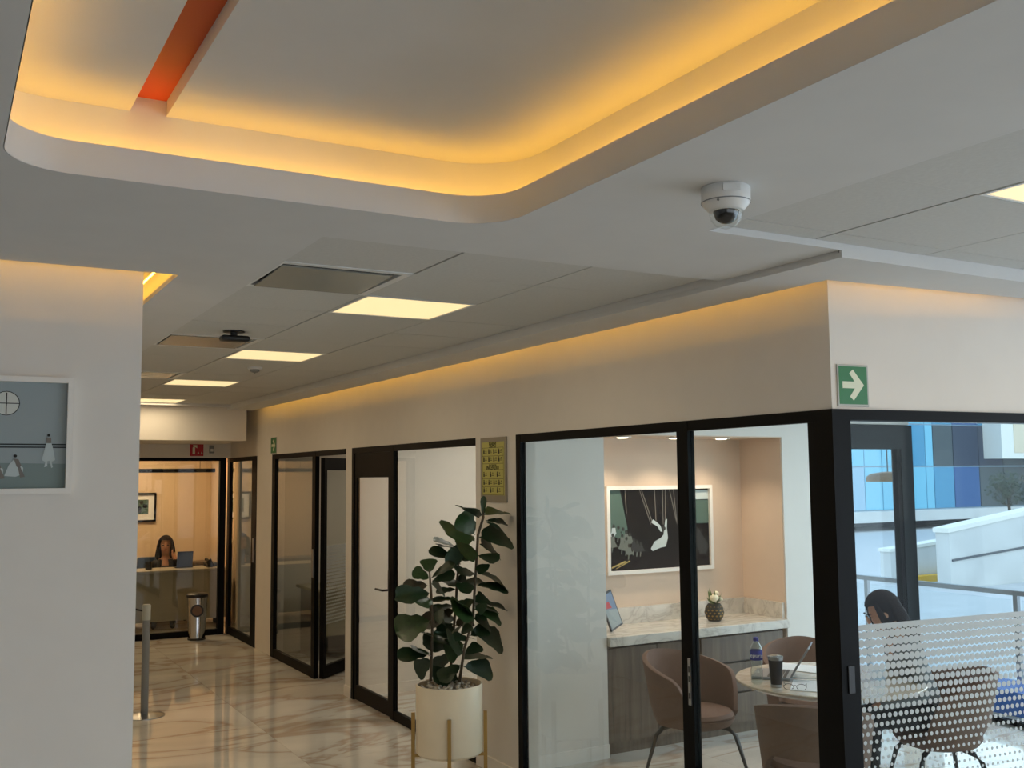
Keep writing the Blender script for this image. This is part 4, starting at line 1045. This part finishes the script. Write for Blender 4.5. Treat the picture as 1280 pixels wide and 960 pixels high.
def person(label, loc, rz, scale, pose, top_mat, hz=.47, lean=0.0, hair_long=True):
    """seated figure facing +Y at rz=0; pose: 'phone' or 'table'"""
    t = thing('person', label, 'person', loc); ORG[t] = Vector((0, 0, 0))
    LR = Matrix.Translation((0, 0, hz+.1)) @ Matrix.Rotation(-lean, 4, 'X') @ Matrix.Translation((0, 0, -hz-.1))
    def XF(bm): bm.transform(LR); return bm
    V, Eg, R_ = [], [], []
    def add(p, r, par=None):
        V.append(p); R_.append(r); i = len(V)-1
        if par is not None: Eg.append((par, i))
        return i
    pel = add((0, 0, hz+.10), (.15, .11)); wa = add((0, .0, hz+.25), (.125, .095), pel); chs = add((0, .01, hz+.42), (.15, .105), wa); shc = add((0, 0, hz+.53), (.11, .075), chs)
    nk = add((0, .005, hz+.60), .05, shc); nk2 = add((0, .015, hz+.655), .048, nk)
    jw = add((0, .035, hz+.70), (.062, .075), nk2); hd = add((0, .025, hz+.77), (.076, .092), jw); tp = add((0, .01, hz+.835), (.068, .082), hd); add((0, .005, hz+.875), (.035, .045), tp)
    for s in (-1, 1):
        sh = add((s*.165, 0, hz+.52), .058, shc)
        if pose == 'phone' and s == -1:
            el = add((s*.25, .10, hz+.30), .044, sh); wr = add((s*.135, .11, hz+.56), .030, el); pm = add((s*.105, .085, hz+.625), .034, wr)
            for k in range(4):
                f1 = add((s*(.10-.002*k), .055+.02*k-.02, hz+.69), .0095, pm); add((s*(.088), .045+.02*k-.02, hz+.725-.004*k), .008, f1)
            th1 = add((s*.09, .115, hz+.665), .010, pm); add((s*.082, .11, hz+.70), .008, th1)
        else:
            el = add((s*.235, .08, hz+.27), .044, sh); wr = add((s*.16, .31, hz+.31), .030, el); pm = add((s*.14, .375, hz+.305), .034, wr)
            for k in range(4):
                f1 = add((s*.14+(k-1.5)*.02, .43, hz+.30), .0095, pm); add((s*.14+(k-1.5)*.02, .465-.006*abs(k-1.5), hz+.29), .008, f1)
            th1 = add((s*.105, .395, hz+.30), .010, pm); add((s*.09, .425, hz+.295), .0085, th1)
        hp = add((s*.09, .04, hz+.07), .085, pel); kn = add((s*.11, .42, hz+.06), .062, hp); fx = .47-hz; cf = add((s*.11, .44+fx*.2, (hz+.06)*.58), .05, kn); an = add((s*.11, .42+fx*.5, .085), .036, cf); ft = add((s*.115, .50+fx*.5, .045), .036, an); add((s*.12, .57+fx*.5, .032), .026, ft)
    NB_ = [i for i, v_ in enumerate(V) if v_[2] > hz+.15]
    orig = list(V)
    for i in NB_: V[i] = tuple(LR @ Vector(V[i]))
    me = skin_mesh(V, Eg, R_)
    LI = LR.inverted()
    for m in ('skin', top_mat, 'jacket_black'): me.materials.append(MATS[m])
    for pl in me.polygons:
        c = LI @ pl.center if pl.center.z > hz+.15 else pl.center; pl.use_smooth = True
        hand = (c.y > .33 and c.z > hz+.2) or (pose == 'phone' and -.2 < c.x < -.085 and hz+.585 < c.z < hz+.75 and c.y > .02)
        if hand: pl.material_index = 0
        elif c.z < hz+.15: pl.material_index = 2
        elif c.z < hz+.585 and not (abs(c.x) < .034 and c.y > .05 and c.z > hz+.5): pl.material_index = 1
    b = bpy.data.objects.new('body', me); COL.objects.link(b); b.parent = t
    hc = Vector((0, .02, hz+.775))
    # hair cap + falling hair
    bm = BM(); bmesh.ops.create_uvsphere(bm, u_segments=24, v_segments=14, radius=1, matrix=Matrix.Translation(hc+Vector((0, -.012, .018))) @ Matrix.Diagonal((.096, .112, .112, 1)))
    for v_ in list(bm.verts):
        q_ = v_.co-hc
        if q_.y > .045 and q_.z < .055 and abs(q_.x) < .075: bm.verts.remove(v_)
    if hair_long:
        for k in range(16):
            a_ = math.radians(200+ (340-200)*k/15) if k < 16 else 0
            bxp = hc+Vector((.082*math.cos(a_), .085*math.sin(a_)-.01, .0))
            tube(bm, [bxp+Vector((0, 0, .05)), bxp+Vector((.25*bxp.x, -.012, -.06)), bxp+Vector((.35*bxp.x+.01*math.sin(k*3), -.012, -.15)), bxp+Vector((.22*bxp.x, .004, -.23-.02*math.sin(k*5)))], [.02, .026, .024, .006], 7)
        for s in (-1, 1):
            tube(bm, [hc+Vector((s*.075, .045, .07)), hc+Vector((s*.093, .045, -.02)), hc+Vector((s*.10, .04, -.11)), hc+Vector((s*.095, .045, -.2))], [.014, .022, .024, .006], 7)
    build('hair', XF(bm), 'hair', t, True)
    for s in (-1, 1): build('eye', XF(blob(hc+Vector((s*.031, .098, .0)), .0125, 2, (1.2, .6, .7))), 'eye_dark', t, True)
    for s in (-1, 1): bm = BM(); tube(bm, [hc+Vector((s*.016, .104, .022)), hc+Vector((s*.033, .103, .027)), hc+Vector((s*.048, .092, .020))], .0035, 6); build('eyebrow', XF(bm), 'hair', t)
    bm = BM(); lathe(bm, [(0, .028), (.006, .02), (.013, -.012), (.010, -.02), (0, -.022)], hc+Vector((0, .106, -.018)), 10); build('nose', XF(bm), 'skin', t, True)
    build('mouth', XF(blob(hc+Vector((0, .100, -.062)), .02, 2, (1.15, .5, .4))), 'lips', t, True)
    for s in (-1, 1): build('ear', XF(blob(hc+Vector((s*.084, .015, -.005)), .022, 2, (.4, .7, 1.2))), 'skin', t, True)
    if pose == 'phone':
        ph = thing('phone', 'dark mobile phone held to the ear of the person in the rear office', 'phone', (0, 0, 0))
        ph.location = (0, 0, 0)
        bm = BM(); obox(bm, (-.1, .06, hz+.715), (.004, .0015, 0), (0, .03, .014), (0, -.03, .062)); o = build('body', bm, 'dark_plastic', ph)
        ph.matrix_world = Matrix.Translation(loc) @ Matrix.Rotation(rz, 4, 'Z') @ Matrix.Scale(scale, 4)
    t.rotation_euler = (0, 0, rz); t.scale = (scale,)*3
    return t
person('dark-haired person in black jacket on the phone at the rear office desk', (2.71, 14.3, 0), math.radians(168), 1.0, 'phone', 'jacket_black', .26)
person('person with dark hair leaning over the meeting table behind the dot film', (5.09, 4.08, 0), math.radians(63), .93, 'table', 'shirt_grey', .475, .42)

# ------------------------------------------------------------------ rear office
t = thing('reception_desk', 'long pale desk with a closed front panel in the rear office', 'desk', (2.5, 13.8, 0))
build('desk_top', rbox((1.3, 13.62, .715), (3.4, 14.12, .75), .005), 'desk_panel', t)
build('front_panel', bx((1.32, 13.70, .1), (3.38, 13.73, .714)), 'desk_panel', t)
for x in (1.34, 3.30): build('leg', bx((x, 13.74, 0), (x+.05, 14.08, .714)), 'black_frame', t)
t = thing('laptop', 'blue laptop lid in front of the person on the phone', 'laptop', (2.87, 13.92, .751))
build('base', rbox((2.76, 13.86, .751), (2.98, 14.04, .766), .004), 'laptop_dark', t)
bm = BM(); obox(bm, (2.87, 13.845, .865), (.10, 0, 0), (0, .025, -.10), (0, .005, .0012)); build('lid', bm, 'laptop_blue', t)
t = thing('desk_phone', 'black desk telephone at the end of the rear office desk', 'telephone', (3.23, 13.92, .751))
bm = BM(); prism(bm, [(3.15, 13.82, .751), (3.15, 14.02, .751), (3.15, 14.02, .80), (3.15, 13.82, .765)], (.16, 0, 0)); build('body', bm, 'dark_plastic', t)
bm = BM(); tube(bm, [(3.18, 13.83, .80), (3.18, 13.86, .825), (3.18, 13.98, .85), (3.18, 14.01, .835)], [.02, .014, .014, .02], 10); build('handset', bm, 'dark_plastic', t, True)
build('keypad', bx((3.22, 13.86, .785), (3.29, 13.96, .80)), 'grey_plastic', t)
t = thing('coffee_mug', 'black mug on the rear office desk beside the person', 'mug', (2.42, 13.86, .751))
build('body', lathe(BM(), [(0, 0), (.038, 0), (.042, .01), (.042, .1), (.038, .1), (.036, .012), (0, .01)], (2.42, 13.86, .751), 20), 'dark_plastic', t, 'auto')
bm = BM(); tube(bm, [(2.382, 13.86, .825), (2.355, 13.86, .82), (2.35, 13.86, .79), (2.382, 13.86, .775)], .006, 6); build('handle', bm, 'dark_plastic', t, True)
t = thing('card_holder', 'dark card holder leaning on the rear office desk beside the laptop', 'card holder', (3.10, 13.75, .751))
bm = BM(); obox(bm, (3.17, 13.74, .80), (.03, 0, .02), (0, .01, 0), (-.02, 0, .045)); build('card', bm, 'dark_plastic', t)
build('foot', bx((3.13, 13.71, .751), (3.2, 13.77, .757)), 'dark_plastic', t)
# chair of the person
t = thing('office_chair', 'grey-blue office chair behind the person on the phone', 'chair', (2.72, 14.45, 0))
build('backrest', rbox((2.40, 14.58, .25), (2.88, 14.64, .86), .025, 3), 'facade_navy', t, True)
build('seat', rbox((2.46, 14.15, .13), (2.92, 14.57, .19), .02, 2), 'mesh_black', t, True)
bm = BM(); tube(bm, [(2.72, 14.36, .06), (2.72, 14.36, .13)], .03, 12); build('column', bm, 'dark_plastic', t)
for k in range(5):
    a = 2*PI*k/5; bm = BM(); tube(bm, [(2.72, 14.36, .08), (2.72+.27*math.cos(a), 14.36+.27*math.sin(a), .05)], [.022, .014], 8); lg = build('leg', bm, 'dark_plastic', t)
    build('caster', blob(Vector((2.72+.27*math.cos(a), 14.36+.27*math.sin(a), .028)), .027, 2), 'dark_plastic', t, True)
t = thing('low_cabinet', 'dark low cabinet along the rear office wall', 'cabinet', (2.0, 15.1, 0))
build('body', bx((.9, 14.92, .05), (3.5, 15.29, .70)), 'cabinet_dark', t); build('top', bx((.88, 14.90, .70), (3.51, 15.295, .73)), 'oak_grey', t)
for k in range(4): build('door', bx((.92+k*.645, 14.905, .07), (1.55+k*.645, 14.919, .69)), 'oak_grey', t)
t = thing('linear_pendant', 'long black linear pendant lamp hanging in the rear office', 'pendant lamp', (2.7, 14.2, 2.0))
build('housing', bx((1.7, 14.17, 2.0), (3.32, 14.23, 2.05)), 'black_frame', t)
build('diffuser', bx((1.72, 14.18, 1.996), (3.3, 14.22, 1.9995)), 'sign_grey', t)
for x in (1.9, 3.12): bm = BM(); tube(bm, [(x, 14.2, 2.05), (x, 14.2, 2.6)], .003, 6); build('wire', bm, 'black_frame', t)
# ------------------------------------------------------------------ corridor: bin, stanchion
p = Vector((2.77, 12.62, 0))
t = thing('waste_bin', 'polished chrome waste bin with round opening in front of the rear office glass', 'trash can', p)
build('body', lathe(BM(), [(0, 0), (.10, 0), (.10, .02), (.096, .03), (.118, .49), (.118, .50), (0, .50)], p, 32), 'chrome', t, 'auto')
build('lid', lathe(BM(), [(.122, .50), (.125, .505), (.125, .535), (.11, .545), (0, .548)], p, 32), 'dark_plastic', t, 'auto')
build('base_ring', lathe(BM(), [(.102, 0), (.106, .004), (.106, .022), (.10, .026)], p, 32), 'dark_plastic', t, 'auto')
vd = (CO-p); vd.z = 0; vd.normalize(); s = Vector((-vd.y, vd.x, 0)); c = p+vd*.108+Vector((0, 0, .35))
bm = BM(); tube(bm, [c-vd*.01, c+vd*.008], .075, 24); build('opening_ring', bm, 'dark_plastic', t)
bm = BM(); tube(bm, [c+vd*.004, c+vd*.0095], .055, 24); build('flap', bm, 'chair_taupe', t)
p = Vector((1.53, 8.81, 0))
t = thing('queue_stanchion', 'grey metal queue post with belt head beside the white wall', 'stanchion', p)
build('base', lathe(BM(), [(0, 0), (.16, 0), (.16, .006), (.03, .03), (0, .03)], p, 32), 'steel', t, 'auto')
build('post', lathe(BM(), [(.03, .02), (.03, .76), (.0315, .76), (.0315, .765)], p, 20), 'grey_plastic', t, 'auto')
build('belt_head', lathe(BM(), [(.034, .765), (.034, .88), (.028, .89), (0, .89)], p, 20), 'sign_grey', t, 'auto')
bm = BM(); tube(bm, [p+Vector((-.03, 0, .84)), p+Vector((-.1, .02, .86)), p+Vector((-.5, .1, .84)), p+Vector((-.82, .15, .86))], .008, 6); build('belt', bm, 'dark_plastic', t)

# ------------------------------------------------------------------ third office: desk and chair glimpsed through the doorway
t = thing('office_desk', 'pale desk in the third office behind the glass panel', 'desk', (4.1, 10.75, 0))
build('desk_top', bx((3.5, 10.4, .71), (5.2, 11.1, .74)), 'desk_panel', t); build('front_panel', bx((3.55, 10.42, .25), (5.15, 10.44, .71)), 'desk_panel', t)
for x in (3.54, 5.12): build('leg', bx((x, 10.45, 0), (x+.04, 11.05, .71)), 'steel', t)
cc = Vector((4.15, 9.72, 0))
t = thing('office_chair', 'white framed office chair just inside the open doorway', 'chair', cc)
bm = BM()
for k in range(9):
    pass
pts = [cc+Vector((.24, .0, .46)), cc+Vector((.27, .0, .52)), cc+Vector((.29, 0, .72)), cc+Vector((.27, 0, .95)), cc+Vector((.25, 0, 1.0))]
for s in (-1, 1):
    bm = BM(); tube(bm, [q_+Vector((0, s*.2, 0)) for q_ in pts], .016, 8); build('back_frame', bm, 'office_white', t, True)
bm = BM(); obox(bm, cc+Vector((.275, 0, .76)), (.012, 0, .0), (0, .19, 0), (0, 0, .22)); build('backrest', bm, 'mesh_black', t)
build('seat', rbox((cc.x-.24, cc.y-.23, .42), (cc.x+.24, cc.y+.23, .48), .02, 2), 'office_white', t, True)
for s in (-1, 1):
    bm = BM(); tube(bm, [cc+Vector((.1, s*.25, .44)), cc+Vector((.1, s*.27, .64)), cc+Vector((-.12, s*.27, .65))], .014, 8); build('armrest', bm, 'office_white', t, True)
bm = BM(); tube(bm, [cc+Vector((0, 0, .06)), cc+Vector((0, 0, .42))], .028, 12); build('column', bm, 'dark_plastic', t)
for k in range(5):
    a = 2*PI*k/5+.3; e = cc+Vector((.29*math.cos(a), .29*math.sin(a), .05)); bm = BM(); tube(bm, [cc+Vector((0, 0, .09)), e], [.022, .014], 8); build('leg', bm, 'chrome', t)
    build('caster', blob(e-Vector((0, 0, .022)), .027, 2), 'dark_plastic', t, True)
for nm, x, y, pw, cl in (('rear_office_lamp', 2.3, 14.15, 36, (1, .66, .36)), ('second_office_lamp', 4.4, 7.4, 22, (1, .95, .88)), ('third_office_lamp', 4.8, 10, 9, (1, .86, .70)), ('fourth_office_lamp', 4.4, 12.2, 6, (1, .84, .66)), ('meeting_room_lamp', 5.0, 4.4, 10, (.95, .97, 1))):  # unseen lamps and panel fixtures, added to brighten the rooms behind the glass
    zc_ = 2.60 if nm[0] == 'r' else 2.55
    lb = {'r': 'added warm ceiling light panel of the rear office', 's': 'added ceiling light panel of the second office', 't': 'added ceiling light panel of the third office', 'f': 'added ceiling light panel of the small fourth office', 'm': 'added ceiling light panel of the meeting room'}[nm[0]]
    t = thing('added_light_panel', lb, 'ceiling light', (x, y, zc_)); build('frame', bx((x-.32, y-.32, zc_-.015), (x+.32, y+.32, zc_-.0005)), 'white_plastic', t); build('diffuser', bx((x-.29, y-.29, zc_-.02), (x+.29, y+.29, zc_-.0151)), 'panel_glow', t)
    area(nm, (x, y, zc_-.025), (0, 0, 0), .58, .58, pw, cl, t)

# ------------------------------------------------------------------ outside: terrace, rail, ramp, street, far building
struct('ground', bx((6, -40, -.75), (120, 90, -.65)), 'asphalt', 'pale asphalt street outside')
struct('terrace_floor', bx((7.19, -5, -.64), (8.05, 14, -.002)), 'concrete', 'narrow pale terrace outside the meeting room')
struct('roof_canopy', bx((7.25, 6.2, 2.95), (9.6, 12, 3.1)), 'ceiling_paint', 'terrace canopy the pendant hangs from')
RXX, RZ = 7.92, .89
t = thing('terrace_railing', 'steel handrail with glass panels along the terrace', 'railing', (RXX, 6, 0))
bm = BM(); box(bm, (RXX-.025, 1.0, RZ-.02), (RXX+.025, 13, RZ+.02)); build('handrail', bm, 'steel', t)
ys = [on_x(1271, 760, RXX).y, on_x(1085, 760, RXX).y]; dy = ys[1]-ys[0]
k = -1
while ys[0]+k*dy < 12.5:
    y = ys[0]+k*dy
    build('post', bx((RXX-.02, y-.02, 0), (RXX+.02, y+.02, RZ-.02)), 'steel', t)
    build('glass_panel', bx((RXX-.005, y+.05, .08), (RXX+.005, y+dy-.05, RZ-.06)), 'glass_clear', t)
    k += 1
t = thing('blue_crate', 'blue plastic crate on the terrace seen through the dot film', 'crate', (7.5, 5.1, 0))
q = on_z(1262, 892, 0.0)
cxx, cyy = 7.6, 7.6*q.y/q.x
ORG[t] = Vector((cxx, cyy, 0)); t.location = ORG[t]
build('body', bx((cxx-.2, cyy-.35, 0), (cxx+.2, cyy+.3, .16)), 'blue_plastic', t); build('rim', bx((cxx-.22, cyy-.37, .16), (cxx+.22, cyy+.32, .19)), 'blue_plastic', t)
# pendant lamp under the canopy
p = on_y(1110, 602, 7.4)
t = thing('pendant_lamp', 'flat gold pendant lamp seen through the terrace door', 'pendant lamp', p)
build('shade', lathe(BM(), [(.22, 0), (.218, .05), (.17, .085), (.06, .10), (.012, .105), (.012, .098), (.165, .078), (.21, .045), (.214, 0)], p, 32), 'lamp_gold', t, 'auto')
build('bulb', blob(p+Vector((0, 0, .03)), .05, 2, (1, 1, .5)), 'downlight_glow', t, True)
bm = BM(); tube(bm, [p+Vector((0, 0, .1)), (p.x, p.y, 2.95)], .006, 6); build('cord', bm, 'dark_plastic', t)
# concrete ramp walls
YR = 15.0
def ramp(name, label, pts, Y0, th_):
    bm = BM(); prism(bm, [on_y(x, y, Y0) for x, y in pts], (0, th_, 0)); o = build(name, bm, 'concrete', None); tag(o, label, None, None, 'structure'); return o
a, b = on_y(1186, 666, YR), on_y(1420, 612, YR)
bm = BM(); prism(bm, [(a.x, YR, -.65), (b.x, YR, -.65), (b.x, YR, b.z), (a.x, YR, a.z)], (0, .35, 0))
w = struct('wall_ramp', bm, 'concrete', 'pale concrete ramp wall rising to the right outside')
bm = BM(); prism(bm, [(a.x-.05, YR-.03, a.z-.0), (b.x, YR-.03, b.z), (b.x, YR-.03, b.z+.1), (a.x-.05, YR-.03, a.z+.1)], (0, .41, 0)); build('coping', bm, 'facade_white', w)
a2 = on_y(1190, 702, YR); b2 = on_y(1420, 660, YR)
bm = BM(); prism(bm, [(a2.x, YR-.02, a2.z), (b2.x, YR-.02, b2.z), (b2.x, YR-.02, b2.z+.05), (a2.x, YR-.02, a2.z+.05)], (0, .03, 0)); build('ledge', bm, 'concrete_dark', w)
Y2 = 16.5; a, b = on_y(1113, 690, Y2), on_y(1186, 676, Y2)
bm = BM(); prism(bm, [(a.x, Y2, -.65), (b.x+.5, Y2, -.65), (b.x+.5, Y2, b.z), (a.x, Y2, a.z)], (0, .3, 0))
w = struct('wall_ramp_low', bm, 'concrete', 'lower pale concrete wall in front of the ramp'); 
bm = BM(); prism(bm, [(a.x-.04, Y2-.03, a.z), (b.x+.5, Y2-.03, b.z), (b.x+.5, Y2-.03, b.z+.07), (a.x-.04, Y2-.03, a.z+.07)], (0, .36, 0)); build('coping', bm, 'facade_white', w)
build('kerb_stripe', bx((a.x+.4, Y2-.25, -.65), (b.x+1.5, Y2-.02, -.50)), 'yellow_line', w)
# far building with coloured glass panels
YF = 32.0
fb = thing('glass_building', 'far building clad in blue glass panels above a concrete slab', 'building', (36, YF, -.65))
s0 = on_y(1064, 640, YF); s1 = on_y(1064, 653.5, YF)
build('slab_edge', bx((10, YF-.6, s1.z), (75, YF+6, s0.z)), 'concrete', fb)
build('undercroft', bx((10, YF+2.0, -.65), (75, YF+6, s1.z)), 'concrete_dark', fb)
for k in range(9): x = 14+k*6.3; build('column', bx((x, YF+.4, -.65), (x+.35, YF+.75, s1.z)), 'facade_white', fb)
build('wall', bx((10, YF+.06, s0.z), (75, YF+6, 14)), 'facade_line', fb)
zr = [s0.z+.02, on_y(1170, 583, YF).z]; ph = zr[1]-zr[0]; rows = [zr[0]+k*ph for k in range(6)]
bands = [(1020, 'facade_pale', 'facade_sky'), (1081, 'facade_sky', 'facade_sky'), (1103, 'facade_sky', 'facade_sky'), (1128, 'facade_sky', 'facade_mid'), (1158, 'facade_sky', 'facade_sky'), (1168, 'facade_mid', 'facade_slate'), (1193, 'facade_deep', 'facade_navy'), (1225, 'facade_slate', 'facade_navy'), (1255, 'facade_slate', 'facade_slate'), (1290, 'facade_slate', 'facade_navy'), (1330, 'facade_deep', 'facade_navy'), (1380, None, None)]
for i in range(len(bands)-1):
    xa, xb = on_y(bands[i][0], 600, YF).x, on_y(bands[i+1][0], 600, YF).x
    for r_ in range(5):
        m = bands[i][1] if r_ == 0 else bands[i][2] if r_ == 1 else random.choice(('facade_sky', 'facade_mid', 'facade_deep', 'facade_navy'))
        build('glass_panel', bx((xa+.03, YF, rows[r_]+.03), (xb-.03, YF+.1, rows[r_+1]-.03)), m, fb)
xa = on_y(1020, 600, YF).x
for i in range(8):
    for r_ in range(5): build('glass_panel', bx((xa-2.0*(i+1)+.03, YF, rows[r_]+.03), (xa-2.0*i-.03, YF+.1, rows[r_+1]-.03)), random.choice(('facade_sky', 'facade_mid', 'facade_pale')), fb)
q0, q1 = on_y(1253, 573, YF-1), on_y(1330, 505, YF-1)
t = thing('projecting_box', 'white box projecting from the far glass building', 'building', ((q0.x+q1.x)/2, YF-1, q0.z))
build('body', bx((q0.x, YF-1, q0.z), (q1.x, YF-.01, q1.z)), 'facade_white', t)
w0, w1 = on_y(1268, 566, YF-1), on_y(1300, 525, YF-1)
build('window', bx((w0.x, YF-1.03, w0.z), (w1.x, YF-1.001, w1.z)), 'cream_pot', t)
# small tree in front of the building
p = on_y(1262, 655, 27.0); p.z = -.65
t = thing('street_tree', 'small dark tree in front of the far glass building', 'tree', p)
bm = BM(); tube(bm, [p, p+Vector((.05, 0, 1.0)), p+Vector((-.05, 0, 1.6))], [.09, .06, .03], 8)
for k in range(6): a = k; tube(bm, [p+Vector((0, 0, 1.0+.1*k)), p+Vector((.5*math.cos(a*2.1), .5*math.sin(a*2.1), 1.6+.12*k))], [.03, .01], 6)
build('trunk', bm, 'stem_bark', t)
bm = BM()
for k in range(500):
    a, b_, r_ = random.random()*2*PI, random.uniform(-1, 1), random.random()**.4*.85
    c = p+Vector((r_*math.cos(a)*math.sqrt(1-b_*b_)*1.1, r_*math.sin(a)*math.sqrt(1-b_*b_), 1.9+r_*b_*.9)); n1 = Vector((random.uniform(-1, 1), random.uniform(-1, 1), random.uniform(-1, 1))).normalized(); n2 = n1.orthogonal().normalized()
    poly(bm, [c+n1*.09, c+n2*.05, c-n1*.09, c-n2*.05])
o = build('crown', bm, 'tree_leaf', t); o['kind'] = 'stuff'
